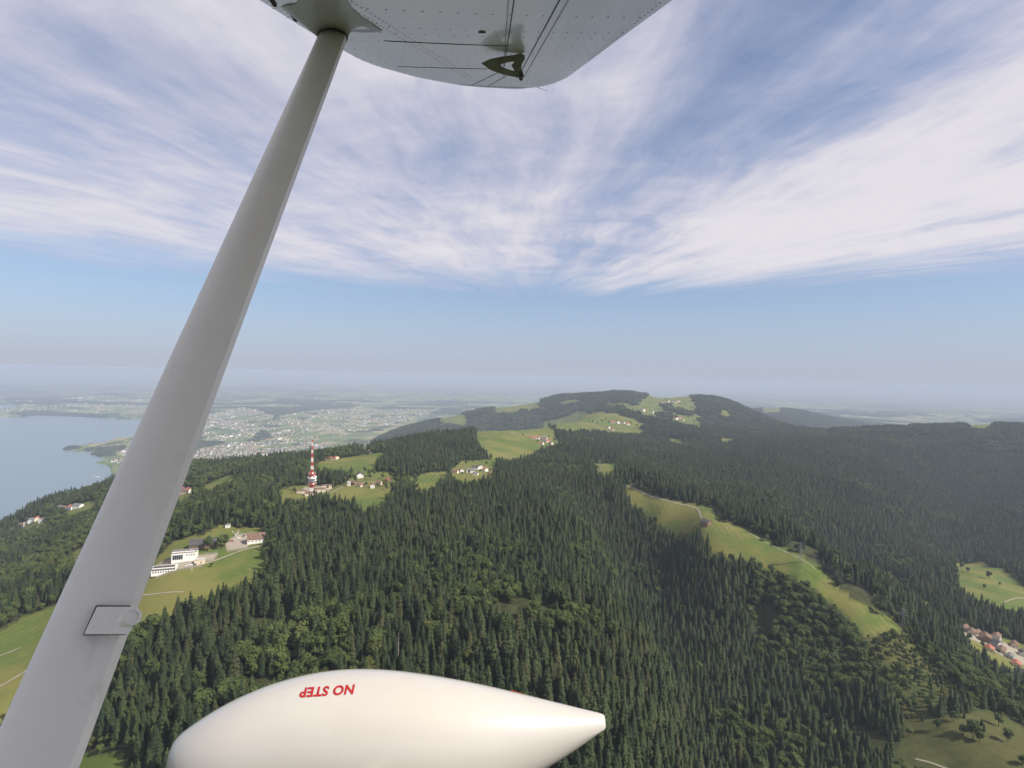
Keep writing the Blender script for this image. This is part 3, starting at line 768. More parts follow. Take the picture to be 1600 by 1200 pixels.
for k in ind_s:
    tree('spruce_tree', SPRUCE[int(rng.integers(6))], tx[k], ty[k], tz[k], float(sizes[k]), float(rotz[k]),
         'tall dark spruce among the nearest ones of the dense forest below the aircraft', 'tree', 'nearest spruces of the forest below the aircraft')
for k in ind_b:
    tree('broadleaf_tree', BROAD[int(rng.integers(4))], tx[k], ty[k], tz[k], float(sizes[k]) * 1.05, float(rotz[k]),
         'rounded light green broadleaf tree mixed into the nearest part of the spruce forest', 'tree', 'nearest broadleaf trees in the forest below the aircraft')
def ordinal(i):
    a = ['first', 'second', 'third', 'fourth', 'fifth', 'sixth', 'seventh', 'eighth', 'ninth', 'tenth', 'eleventh', 'twelfth', 'thirteenth', 'fourteenth', 'fifteenth', 'sixteenth', 'seventeenth', 'eighteenth', 'nineteenth']
    tens = {20: ('twentieth', 'twenty-'), 30: ('thirtieth', 'thirty-'), 40: ('fortieth', 'forty-')}
    n = i + 1
    if n < 20: return a[n - 1]
    return tens[n - n % 10][0] if n % 10 == 0 else tens[n - n % 10][1] + a[n % 10 - 1]
tally = {}
for i, (px, py, s) in enumerate(sorted(LONE)):
    g = G(px, py)
    where = ('beside the summit station' if px < 420 else 'among the houses near the striped mast' if px < 660 else 'in the hamlet behind the forested top' if px < 780
             else 'beside the farm on the large ridge meadow' if px < 880 else 'on the far sunlit ridge pastures' if px < 1200 else 'in the valley pastures on the sunny side')
    tree('broadleaf_tree', BROAD[i % 4], g[0], g[1], g[2], 1.0 * s * rng.uniform(.85, 1.15), i * 1.7, f'{ordinal(tally.setdefault(where, 0))} from left of the lone trees ' + where, 'tree', 'free standing trees ' + where)
    tally[where] += 1

def rest(name, mask, taken, srcs, mats, label):
    m = mask.copy(); m[taken] = False; k = np.where(m)[0]
    col = source_collection(name + '_source', [joined(f'{name}_{chr(97 + i)}', s[0], s[1], mats) for i, s in enumerate(srcs)])
    s3 = np.stack([sizes[k] * rng.uniform(.9, 1.1, len(k)), sizes[k] * rng.uniform(.9, 1.1, len(k)), sizes[k]], -1)
    o = scatter(name, np.stack([tx[k], ty[k], tz[k] + CAM_Z - 0.2], -1), rotz[k], s3, rng.integers(0, len(srcs), len(k)), col)
    props(o, label, 'forest', kind='stuff')
rest('spruce_forest', spr, ind_s, SPRUCE, ['spruce_needles', 'bark'], 'dense dark spruce forest covering the ridge, spurs and far slopes')
rest('broadleaf_wood', leafy, ind_b, BROAD, ['leaf_green', 'bark'], 'lighter broadleaf trees mixed through the forest on the slopes')

# --- forest too far away to tell the trees apart
def canopy(seed, conif):
    r = random.Random(seed); b = MB()
    for i in range(6):
        for j in range(6):
            x, y = (i - 2.5) * 8.6 + r.uniform(-3.4, 3.4), (j - 2.5) * 8.6 + r.uniform(-3.4, 3.4)
            if r.random() < conif:
                h, q = r.uniform(17, 29), r.uniform(3.2, 4.6); n = 6; a0 = r.random()
                A = [(x + q * math.cos(a0 + k * 1.047), y + q * math.sin(a0 + k * 1.047), -9) for k in range(n)]
                B = [(x + q * r.uniform(.75, 1) * math.cos(a0 + k * 1.047), y + q * r.uniform(.75, 1) * math.sin(a0 + k * 1.047), h * .42) for k in range(n)]
                b.loft([A, B], cap=False); b.add(B + [(x, y, h)], [(k, (k + 1) % n, n) for k in range(n)])
            else:
                h, q = r.uniform(13, 20), r.uniform(4.2, 6.0); n = 6; a0 = r.random()
                rings = []
                for zf, qf in ((-9 / h, .8), (.5, 1.0), (.85, .7)):
                    rings.append([(x + q * qf * r.uniform(.8, 1.1) * math.cos(a0 + k * 1.047), y + q * qf * r.uniform(.8, 1.1) * math.sin(a0 + k * 1.047), h * zf) for k in range(n)])
                b.loft(rings, cap=False); b.add(rings[-1] + [(x, y, h)], [(k, (k + 1) % n, n) for k in range(n)], 1)
    return bpy.data.objects.new(f'canopy_{chr(97 + seed)}', b.mesh('canopy', ['spruce_needles', 'leaf_green']))
cx, cy = plant(3390, 17000, 47.0, 0.86)
cz = H(cx, cy); cc = cover(cx, cy, cz)
k = (cc == 0) & ~in_poly(cx, cy, LAKE) & ~in_poly(cx, cy, LAGOON)
cx, cy, cz = cx[k], cy[k], cz[k]
o = scatter('distant_forest', np.stack([cx, cy, cz + CAM_Z - 1.0], -1), rng.integers(0, 4, len(cx)) * 1.5708 + rng.uniform(-.2, .2, len(cx)),
            np.stack([np.ones(len(cx)) * 1.08] * 2 + [rng.uniform(.75, 1.1, len(cx))], -1), rng.integers(0, 4, len(cx)),
            source_collection('canopy_source', [canopy(i, (.9, .8, .7, .55)[i]) for i in range(4)]))
props(o, 'far woods on the hills and the plain, too distant to count', 'forest', kind='stuff')
# hedgerow trees along the fields of the plain
hx, hy = plant(4200, 12500, 95.0, 0.8); hz = H(hx, hy); hc = cover(hx, hy, hz)
k = (hc == 3) & ~in_poly(hx, hy, LAKE) & ~in_poly(hx, hy, LAGOON) & (fbm(hx / 300, hy / 60, 2, 71) > .52)
o = scatter('hedgerow_trees', np.stack([hx[k], hy[k], hz[k] + CAM_Z - .3], -1), rng.uniform(0, 6, k.sum()), np.repeat(rng.uniform(.6, 1.0, (k.sum(), 1)), 3, 1), rng.integers(0, 4, k.sum()),
            bpy.data.collections['broadleaf_wood_source'])
props(o, 'scattered field trees and hedges on the distant plain', 'trees', kind='stuff')

# dead pale trunks standing in the wood
for i, (px, py, hh) in enumerate(((622, 1030, 20), (424, 912, 17), (446, 925, 19), (705, 880, 15), (906, 945, 16))):
    g = G(px, py, 4.0); b = MB()
    b.bar((0, 0, -1), (0.2, 0.1, hh * .6), .34, .22, 7); b.bar((0.2, 0.1, hh * .6), (0.1, .3, hh * 1.25), .22, .05, 6)
    e = link('dead_tree', None, None, (g[0], g[1], g[2] + CAM_Z)); b.build('trunk', 'dead_wood', e)
    t = MB()
    for q in range(7):
        z = hh * (.45 + .1 * q); a = q * 2.4; t.bar((0.15, 0.1, z), (math.cos(a) * 1.3, math.sin(a) * 1.3, z + .4), .06, .02, 4)
    t.build('branches', 'dead_wood', e)
    props(e, ('bare pale trunk just above the top of the wheel fairing', 'thin bare trunk at the forest edge nearest the station meadow', 'second bare trunk just inside the forest edge by the station meadow',
              'short pale bare trunk in the middle of the near forest', 'pale bare trunk near the edge of the wooded gully')[i], 'dead tree')

# ------------------------------------------------------------------ buildings
def gable(w, l, h, rh, ov=0.5):
    """walls with gable ends, and a roof of two slabs with thickness"""
    wl, rf = MB(), MB()
    hw, hl = w / 2, l / 2
    p = [(-hw, -hl, -4), (hw, -hl, -4), (hw, hl, -4), (-hw, hl, -4), (-hw, -hl, h), (hw, -hl, h), (hw, hl, h), (-hw, hl, h), (0, -hl, h + rh), (0, hl, h + rh)]
    wl.add(p, [(0, 1, 5, 8, 4), (1, 2, 6, 5), (2, 3, 7, 9, 6), (3, 0, 4, 7), (3, 2, 1, 0)])
    k = rh / hw; th = .28
    for s in (-1, 1):
        x0, z0 = s * (hw + ov), h - k * ov
        q = [(x0, -hl - ov, z0 + .02), (0, -hl - ov, h + rh + .02), (0, hl + ov, h + rh + .02), (x0, hl + ov, z0 + .02)]
        q2 = [(x, y, z + th) for x, y, z in q]
        rf.add(q + q2, [(0, 1, 2, 3), (7, 6, 5, 4), (0, 4, 5, 1), (3, 2, 6, 7), (0, 3, 7, 4)])
    return wl, rf

def house(px, py, w, l, h, rh, rz, wall, roof, label, cat='house', group=None, parts=True, name='house', at=None, chimney=True, windows=False):
    g = at or G(px, py)
    wl, rf = gable(w, l, h, rh)
    e = link(name, None, None, (g[0], g[1], g[2] + CAM_Z), rz); props(e, label, cat, group)
    a = wl.build('wall', wall, e); fix_normals(a.data)
    r_ = rf.build('roof', roof, e); fix_normals(r_.data)
    if chimney: MB().box((w * .18, l * .2, h + rh * .85), (.8, .8, 1.8)).build('chimney', 'wall_grey', r_)
    if windows:
        for sx_ in (-1, 1):
            n = max(2, int(l / 4))
            for i in range(n):
                for zf in ((.3, .72) if h > 5 else (.5,)):
                    MB().box((sx_ * (w / 2 + .01), -l / 2 + (i + .5) * l / n, h * zf), (.12, 1.4, 1.4)).build('window', 'glass', e)
        for sy_ in (-1, 1):
            for i in range(2):
                MB().box((-w / 5 + i * w / 2.5, sy_ * (l / 2 + .01), h * .5), (1.4, .12, 1.4)).build('window', 'glass', e)
    return e

ORD = ['first', 'second', 'third', 'fourth', 'fifth', 'sixth', 'seventh', 'eighth', 'ninth', 'tenth', 'eleventh', 'twelfth', 'thirteenth', 'fourteenth', 'fifteenth', 'sixteenth', 'seventeenth']
RN = {'roof_red': 'red', 'roof_brown': 'brown', 'roof_dark': 'dark', 'roof_grey': 'grey'}
WN = {'wall_white': 'white', 'wall_cream': 'cream', 'wall_wood': 'wooden', 'wall_grey': 'grey'}
def hamlet(place, spots, windows=False):
    for i, (px, py, w, l, h, rz, wall, roof) in enumerate(sorted(spots)):
        house(px, py, w, l, h, w * .30, R(rz), wall, roof, f'{WN[wall]} house, {RN[roof]} roof, {ORD[i]} from left {place}', 'house', 'houses ' + place, windows=windows)

hamlet('in the cluster beside the striped mast', [
    (562, 746, 13, 16, 6, 20, 'wall_white', 'roof_dark'), (553, 757, 9, 12, 4, 60, 'wall_wood', 'roof_brown'), (564, 760, 9, 12, 4, -30, 'wall_cream', 'roof_brown'),
    (582, 762, 8, 10, 5, 15, 'wall_white', 'roof_brown'), (593, 757, 9, 11, 4.5, 70, 'wall_cream', 'roof_brown'), (607, 752, 9, 12, 4.5, 30, 'wall_wood', 'roof_red'),
    (545, 759, 5, 5, 9, 0, 'wall_white', 'roof_grey'), (632, 757, 8, 11, 4, 100, 'wall_white', 'roof_brown'), (617, 744, 8, 10, 4, 10, 'wall_wood', 'roof_brown'), (648, 741, 9, 12, 4, 40, 'wall_grey', 'roof_grey')], True)
hamlet('in the hamlet behind the forested top', [
    (711, 739, 9, 14, 4, 70, 'wall_cream', 'roof_brown'), (721, 737, 9, 12, 4, 20, 'wall_white', 'roof_grey'), (735, 738, 12, 18, 5, 100, 'wall_white', 'roof_grey'), (743, 733, 11, 15, 5, 80, 'wall_white', 'roof_dark'),
    (751, 732, 10, 14, 6, 10, 'wall_white', 'roof_brown'), (758, 736, 9, 12, 5, 40, 'wall_white', 'roof_red'), (743, 742, 8, 11, 4, 80, 'wall_white', 'roof_grey'), (767, 743, 7, 10, 4, 0, 'wall_wood', 'roof_red')])
hamlet('on the farm of the large ridge meadow', [
    (834, 686, 11, 20, 5, 80, 'wall_cream', 'roof_red'), (842, 687, 12, 16, 6, 20, 'wall_white', 'roof_red'), (849, 689, 13, 22, 6, 70, 'wall_white', 'roof_brown'), (856, 691, 11, 15, 5, 100, 'wall_cream', 'roof_red'),
    (850, 685, 12, 24, 5, 80, 'wall_white', 'roof_grey'), (861, 694, 9, 14, 5, 30, 'wall_cream', 'roof_brown'), (846, 694, 10, 14, 4, 60, 'wall_white', 'roof_red'), (817, 680, 6, 8, 3.5, 0, 'wall_wood', 'roof_dark')])
hamlet('among the broad pastures along the ridge', [
    (957, 661, 16, 26, 7, 80, 'wall_cream', 'roof_red'), (965, 661, 15, 22, 7, 20, 'wall_white', 'roof_red'), (973, 662, 14, 20, 7, 60, 'wall_white', 'roof_brown'), (981, 664, 14, 20, 7, 100, 'wall_cream', 'roof_red'),
    (950, 669, 12, 20, 6, 30, 'wall_white', 'roof_brown'), (956, 673, 14, 18, 6, 70, 'wall_white', 'roof_red')])
hamlet('on the pastures of the farthest green hill', [
    (1037, 630, 16, 26, 8, 80, 'wall_white', 'roof_red'), (1044, 628, 16, 24, 8, 20, 'wall_white', 'roof_brown'), (1050, 629, 18, 26, 8, 60, 'wall_white', 'roof_grey'), (1055, 630, 16, 24, 8, 10, 'wall_cream', 'roof_red'),
    (1060, 628, 14, 22, 8, 100, 'wall_white', 'roof_red'), (1004, 642, 18, 28, 9, 40, 'wall_white', 'roof_grey'), (1019, 645, 14, 22, 8, 40, 'wall_white', 'roof_brown'), (1049, 654, 14, 22, 7, 70, 'wall_cream', 'roof_red'),
    (1056, 655, 17, 26, 8, 20, 'wall_white', 'roof_red'), (1062, 654, 15, 24, 8, 80, 'wall_white', 'roof_red'), (1066, 657, 12, 20, 7, 50, 'wall_cream', 'roof_brown'), (1076, 643, 14, 22, 8, 10, 'wall_white', 'roof_red'),
    (1082, 642, 14, 20, 8, 70, 'wall_white', 'roof_brown'), (1100, 669, 12, 20, 6, 40, 'wall_cream', 'roof_grey')])
hamlet('on the slope between the forest and the lake', [
    (36, 823, 13, 18, 6, 70, 'wall_white', 'roof_brown'), (44, 819, 13, 17, 6, 20, 'wall_cream', 'roof_brown'), (52, 815, 12, 18, 6, 100, 'wall_white', 'roof_grey'), (58, 813, 11, 16, 6, 40, 'wall_cream', 'roof_red'), (67, 814, 11, 15, 5, 0, 'wall_white', 'roof_grey'),
    (80, 801, 14, 24, 7, 75, 'wall_cream', 'roof_brown'), (88, 799, 13, 18, 7, 20, 'wall_white', 'roof_red'), (96, 797, 14, 20, 7, 80, 'wall_white', 'roof_grey'), (104, 797, 12, 18, 6, 100, 'wall_cream', 'roof_brown'), (113, 795, 12, 17, 6, 60, 'wall_white', 'roof_red'), (122, 793, 12, 20, 6, 80, 'wall_white', 'roof_grey')])
hamlet('on the wooded flank right of the strut', [
    (275, 771, 14, 22, 7, 70, 'wall_cream', 'roof_red'), (282, 769, 13, 18, 7, 20, 'wall_white', 'roof_red'), (289, 771, 13, 20, 7, 80, 'wall_cream', 'roof_brown'), (297, 769, 12, 18, 6, 50, 'wall_white', 'roof_red'),
    (498, 719, 9, 10, 5, 0, 'wall_white', 'roof_red'), (578, 708, 10, 12, 6, 30, 'wall_white', 'roof_red')])
hamlet('of the valley village at the picture edge', [
    (1507, 983, 9, 16, 4, -50, 'wall_cream', 'roof_brown'), (1518, 990, 10, 14, 5, -40, 'wall_cream', 'roof_brown'), (1526, 990, 8, 12, 4, -60, 'wall_cream', 'roof_brown'), (1540, 1001, 16, 20, 6, -35, 'wall_wood', 'roof_brown'),
    (1557, 998, 10, 15, 6, -50, 'wall_grey', 'roof_brown'), (1553, 1008, 12, 16, 6, 20, 'wall_grey', 'roof_dark'), (1546, 1016, 10, 14, 4, -40, 'wall_cream', 'roof_red'), (1565, 1018, 10, 18, 4, -45, 'wall_cream', 'roof_brown'),
    (1585, 1010, 9, 14, 5, -40, 'wall_cream', 'roof_brown'), (1578, 1028, 9, 12, 4, -50, 'wall_grey', 'roof_grey'), (1588, 1040, 10, 14, 4, -40, 'wall_cream', 'roof_red'), (1596, 1052, 9, 12, 4, 20, 'wall_grey', 'roof_dark'), (1598, 1024, 9, 12, 5, -30, 'wall_white', 'roof_dark')], True)
house(515, 718, 17, 42, 6, 3.5, R(80), 'wall_cream', 'roof_red', 'long pinkish barn in the clearing behind the striped mast', 'barn', name='barn')
house(1103, 818, 11, 15, 3.5, 3.6, R(35), 'wall_wood', 'roof_dark', 'dark weathered barn where the gravel track ends on the spur meadow', 'barn', name='barn', chimney=False)
house(1518, 663, 22, 60, 9, 3, R(85), 'wall_white', 'roof_grey', 'bright long building on the far dark ridge at the right', 'barn', name='barn', chimney=False)
house(1565, 668, 15, 24, 7, 4, R(40), 'wall_white', 'roof_brown', 'small farmhouse on the ridge top pasture at the picture edge', 'house', chimney=True)

# --- the summit station beside the meadow
def block(e, name, c, s, m, rz=0.0):
    return MB().box((c[0], c[1], c[2] + s[2] / 2), s, rz).build(name, m, e)
def station():
    g = G(285, 876); a = R(20)
    e = link('cable_car_station', None, None, (g[0], g[1], g[2] + CAM_Z), a); props(e, 'large white flat roofed station building with a glazed hall front', 'building')
    wl = block(e, 'wall', (2, 3, -4), (25, 13, 14), 'wall_white')
    rf = MB().box((2, 3, 10.3), (25.8, 13.8, .6)).build('roof', 'roof_grey', e)
    MB().box((2, -3.1, 11.1), (24, .4, 1.0)).build('parapet', 'wall_white', rf)
    for k in range(5): MB().box((-8.4 + k * 2.1, -3.56, 5.2), (1.9, .16, 5.2)).build('window', 'glass', e)
    for k in range(4): MB().box((5 + k * 2.4, -3.56, 7.2), (1.2, .16, 1.2)).build('window', 'glass', e)
    MB().box((8.5, 1.5, 11.4), (3, 3, 1.8)).build('roof_vent', 'steel', rf)
    g = G(257, 893)
    e = link('restaurant', None, None, (g[0], g[1], g[2] + CAM_Z), a); props(e, 'low white building with a banded window front below the station hall', 'building')
    block(e, 'wall', (0, 0, -3), (24, 9, 8), 'wall_white')
    MB().box((0, 0, 5.25), (25, 10, .5)).build('roof', 'wall_white', e); MB().box((0, -1, 5.9), (21, 5, .9)).build('roof_terrace', 'roof_dark', e)
    for k in range(9): MB().box((-10 + k * 2.5, -4.56, 3.6), (2.1, .16, 1.3)).build('window', 'glass', e)
    for k in range(9): MB().box((-10 + k * 2.5, -4.56, 1.2), (1.2, .16, 1.3)).build('window', 'glass', e)
    g = G(312, 880)
    e = link('terrace_wall', None, None, (g[0], g[1], g[2] + CAM_Z), a); props(e, 'pale box shaped terrace building on the meadow edge beside the station', 'building')
    block(e, 'wall', (0, 0, -3), (10, 6, 7.5), 'wall_cream'); MB().box((0, 0, 4.7), (10.5, 6.5, .35)).build('roof', 'concrete', e); MB().box((2, -3.06, 1.6), (1.3, .14, 2.2)).build('door', 'wall_wood', e)
    # long dark roofed inn
    g = G(322, 853); at = (g[0], g[1], g[2])
    house(0, 0, 15, 34, 4, 5.5, R(-68), 'wall_wood', 'roof_dark', 'long inn with a big dark roof behind the station trees', 'inn', name='inn', at=at, windows=True)
    g = G(401, 846)
    house(0, 0, 15, 20, 5, 6, R(-70), 'wall_white', 'roof_brown', 'white walled chalet with a dark brown roof at the forest edge', 'chalet', name='chalet', at=g, windows=True)
    g = G(356, 824)
    house(0, 0, 5, 6, 4.0, 1.2, R(10), 'wall_white', 'roof_grey', 'tiny pale hut on the upper meadow under the trees', 'hut', name='hut', at=g, chimney=False)
    # white winged sculptures
    for px, py, lab, s in ((368, 837, 'white sculpture with two raised wings on the gravel forecourt by the chalet', 1.0), (66, 916, 'small white winged sculpture on the wooded slope left of the strut', .8)):
        g = G(px, py); b = MB()
        for sg in (-1, 1):
            p = [(0, -.5, 1.5), (sg * 4.6, -.15, 7.2), (sg * 3.4, 0.1, 3.8), (sg * 1.2, .4, 1.6), (0, .6, .9)]
            q = [(x, y + .35, z) for x, y, z in p]
            b.add(p + q, [(0, 1, 2, 3, 4), (9, 8, 7, 6, 5)] + [(i, (i + 1) % 5, 5 + (i + 1) % 5, 5 + i) for i in range(5)])
        e = link('winged_sculpture', None, None, (g[0], g[1], g[2] + CAM_Z), R(8)); e.scale = (s, s, s); props(e, lab, 'sculpture')
        o = b.build('wings', 'dish_white', e); fix_normals(o.data); MB().bar((0, 0, -1), (0, 0, 1.8), .9, .5, 8).build('pedestal', 'concrete', e)
    # parked cars
    cols = ['car_white', 'car_dark', 'car_red', 'car_silver']
    for i, (px, py) in enumerate(((222, 899), (228, 897), (236, 895), (292, 886), (298, 884), (305, 883), (362, 846), (367, 845), (373, 842), (381, 838), (388, 836))):
        g = G(px, py); e = link('parked_car', None, None, (g[0], g[1], g[2] + CAM_Z + .3), R(30 + 70 * (i % 2)))
        where = 'left end of the station forecourt' if px < 260 else 'road under the terrace building' if px < 340 else 'gravel yard by the chalet'
        seq = {0: 'first', 1: 'second', 2: 'third', 3: 'first', 4: 'second', 5: 'third', 6: 'first', 7: 'second', 8: 'third', 9: 'fourth', 10: 'fifth'}[i]
        props(e, f'{cols[i % 4][4:]} car, {seq} from the left on the {where}', 'car', 'cars parked around the station')
        b = MB(); prof = [(-2.1, .35), (-2.1, .85), (-1.5, .95), (-.9, 1.45), (.7, 1.45), (1.3, .95), (2.1, .8), (2.1, .35)]
        n = len(prof); vs_ = [(x, -.85, z) for x, z in prof] + [(x, .85, z) for x, z in prof]
        b.add(vs_, [tuple(range(n)), tuple(range(2 * n - 1, n - 1, -1))] + [(i2, (i2 + 1) % n, n + (i2 + 1) % n, n + i2) for i2 in range(n)])
        o = b.build('body', cols[i % 4], e); fix_normals(o.data)
        MB().box((-.1, 0, 1.2), (1.5, 1.74, .36)).build('side_window', 'glass', e)
        for wx in (-1.3, 1.3):
            for wy in (-.8, .8): MB().bar((wx, wy - .1, .32), (wx, wy + .1, .32), .32, .32, 10).build('wheel', 'rubber', e)
station()

# --- the striped transmitter mast
def mast():
    g = G(487, 769); e = link('transmitter_mast', None, None, (g[0], g[1], g[2] + CAM_Z), R(25))
    props(e, 'tall red and white lattice transmitter mast with antenna platforms on the wooded summit', 'mast')
    levels = [(0, 8.0, 'mast_white'), (8, 7.6, 'mast_red'), (16, 7.2, 'mast_white'), (24, 6.6, 'mast_red'), (33, 5.6, 'mast_red'), (40, 4.8, 'mast_white'), (47, 4.2, 'mast_red'), (54, 3.8, 'mast_white'), (62, 3.4, 'mast_red'),
              (69, 3.0, 'mast_white'), (76, 2.7, 'mast_red'), (83, 2.3, 'mast_white'), (89, 1.8, 'mast_red'), (94, 1.2, None)]
    for (z0, w0, m), (z1, w1, _) in zip(levels[:-1], levels[1:]):
        b = MB(); t = max(.16, w0 * .05)
        c0 = [(sx_ * w0 / 2, sy_ * w0 / 2, z0) for sx_, sy_ in ((-1, -1), (1, -1), (1, 1), (-1, 1))]
        c1 = [(sx_ * w1 / 2, sy_ * w1 / 2, z1) for sx_, sy_ in ((-1, -1), (1, -1), (1, 1), (-1, 1))]
        mids = [tuple((Vector(a) + Vector(c)) / 2) for a, c in zip(c0, c1)]
        for i in range(4):
            j = (i + 1) % 4
            b.bar(c0[i], c1[i], t, t, 5)
            b.bar(c0[i], mids[j], t * .7, None, 4); b.bar(c0[j], mids[i], t * .7, None, 4); b.bar(mids[i], c1[j], t * .7, None, 4); b.bar(mids[j], c1[i], t * .7, None, 4)
            b.bar(c1[i], c1[j], t * .8, None, 4); b.bar(mids[i], mids[j], t * .6, None, 4)
        b.box((0, 0, (z0 + z1) / 2), (w0 * .5, w0 * .5, z1 - z0 - .02))
        b.build('lattice_section', m, e)
    for z, rr_, th in ((14, 7.5, .8), (20, 8.5, .9), (25, 8.0, 1.4), (32, 7.2, .8), (41, 3.6, .5), (55, 2.6, .4), (70, 2.0, .4)):
        n = 14; rings = [[(rr_ * math.cos(6.283 * i / n), rr_ * math.sin(6.283 * i / n), zz) for i in range(n)] for zz in (z, z + th)]
        p = MB().loft(rings).build('platform', 'mast_white' if z in (25, 55) else 'mast_red' if z in (14, 32, 70) else 'steel', e); fix_normals(p.data)
        rl = MB()
        for i in range(n):
            a, c = rings[1][i], rings[1][(i + 1) % n]
            rl.bar((a[0], a[1], a[2]), (a[0], a[1], a[2] + 1.2), .07, None, 4); rl.bar((a[0], a[1], a[2] + 1.2), (c[0], c[1], c[2] + 1.2), .07, None, 4)
        rl.build('railing', 'mast_red', p)
    for z, n, rr_, dd, m in ((16.5, 6, 7.4, 1.5, 'dish_white'), (22.5, 7, 8.2, 1.9, 'dish_grey'), (28, 7, 7.6, 1.9, 'dish_white'), (35, 5, 5.6, 1.5, 'dish_white')):
        for i in range(n):
            a = 6.283 * i / n + z; u = Vector((math.cos(a), math.sin(a), 0)); c = u * rr_ + Vector((0, 0, z))
            MB().bar(c - u * .6, c + u * .3, dd * .55, dd, 12).build('dish_antenna', m if (i + int(z)) % 3 else 'dish_white', e)
    MB().bar((0, 0, 93), (0, 0, 97), .25, .12, 6).build('top_antenna', 'mast_white', e)
    b = MB(); b.bar((-4, 0, 92.2), (4, 0, 92.2), .22, None, 5); b.bar((0, -4, 91.6), (0, 4, 91.6), .22, None, 5); b.build('top_crossarm', 'mast_red', e)
    for px, py, w, l, h, lab in ((470, 770, 10, 14, 4, 'low cream service building left of the mast foot'), (485, 774, 14, 18, 5, 'flat roofed service building in front of the mast foot'),
                                 (500, 768, 12, 18, 5, 'long cream service building just right of the mast foot'), (511, 763, 10, 16, 6, 'cream service block farthest right of the mast foot')):
        g = G(px, py, 0); q = link('service_building', None, None, (g[0], g[1], g[2] + CAM_Z), R(20)); props(q, lab, 'building')
        MB().box((0, 0, h / 2 - 2), (l, w, h + 4)).build('wall', 'wall_cream', q); MB().box((0, 0, h + .3), (l + .8, w + .8, .5)).build('roof', 'roof_brown', q)
        for k in range(4): MB().box((-l * .36 + k * l * .24, -w / 2 - .03, h * .55), (1.5, .14, 1.3)).build('window', 'glass', q)
mast()

# --- pylons and their wires
def pylon(px, py, h, lab, at=None):
    g = G(px, py); e = link('power_pylon', None, None, (g[0], g[1], g[2] + CAM_Z), R(-35)); props(e, lab, 'pylon', 'lattice pylons on the spur')
    b = MB(); t = .2
    lv = [(0, 4.6), (h * .3, 3.0), (h * .58, 1.7), (h * .8, 1.2), (h, .3)]
    for (z0, w0), (z1, w1) in zip(lv[:-1], lv[1:]):
        c0 = [(a * w0 / 2, c * w0 / 2, z0) for a, c in ((-1, -1), (1, -1), (1, 1), (-1, 1))]; c1 = [(a * w1 / 2, c * w1 / 2, z1) for a, c in ((-1, -1), (1, -1), (1, 1), (-1, 1))]
        for i in range(4):
            j = (i + 1) % 4; b.bar(c0[i], c1[i], t, None, 4); b.bar(c0[i], c1[j], t * .6, None, 4); b.bar(c0[j], c1[i], t * .6, None, 4); b.bar(c1[i], c1[j], t * .6, None, 4)
    b.build('lattice_body', 'steel', e); tips = []
    for zf, L in ((.68, 5.2), (.80, 4.2), (.91, 3.2)):
        a = MB()
        for s in (-1, 1):
            a.bar((s * .5, .5, h * zf), (s * L, 0, h * zf + .3), .14, None, 4); a.bar((s * .5, -.5, h * zf), (s * L, 0, h * zf + .3), .14, None, 4); a.bar((s * .4, 0, h * zf + 1.6), (s * L, 0, h * zf + .4), .12, None, 4)
        a.build('crossarm', 'steel', e)
        for s in (-1, 1):
            i_ = MB(); i_.bar((s * L, 0, h * zf + .2), (s * L, 0, h * zf - 1.3), .13, None, 6); i_.build('insulator', 'glass', e)
            p = Matrix.Rotation(R(-35), 3, 'Z') @ Vector((s * L, 0, h * zf - 1.3)); tips.append(Vector((g[0], g[1], g[2] + CAM_Z)) + p)
    return tips
t1 = pylon(1250, 880, 31, 'grey lattice pylon standing on the edge of the spur meadow')
t2 = pylon(1411, 983, 27, 'grey lattice pylon at the lower tip of the spur meadow')
t3 = pylon(937, 738, 30, 'small far lattice pylon beside the tiny bright meadow in the woods')
t4 = [Vector((q.x * 1.0 + 230, q.y - 190, q.z - 95)) for q in t2]
names = ['lower wire on the west arms', 'lower wire on the east arms', 'middle wire on the west arms', 'middle wire on the east arms', 'top wire on the west arms', 'top wire on the east arms']
for i in range(6):
    b = MB()
    for A, B in ((t1[i], t2[i]), (t2[i], t4[i])):
        prev = None
        for k in range(25):
            f = k / 24; p = A.lerp(B, f) - Vector((0, 0, 5.0 * 4 * f * (1 - f)))
            if prev is not None: b.bar(prev, p, .075, None, 4, cap=False)
            prev = p
    props(b.build('power_line', 'cable'), names[i] + ' between the two near pylons', 'power line', 'wires between the pylons')

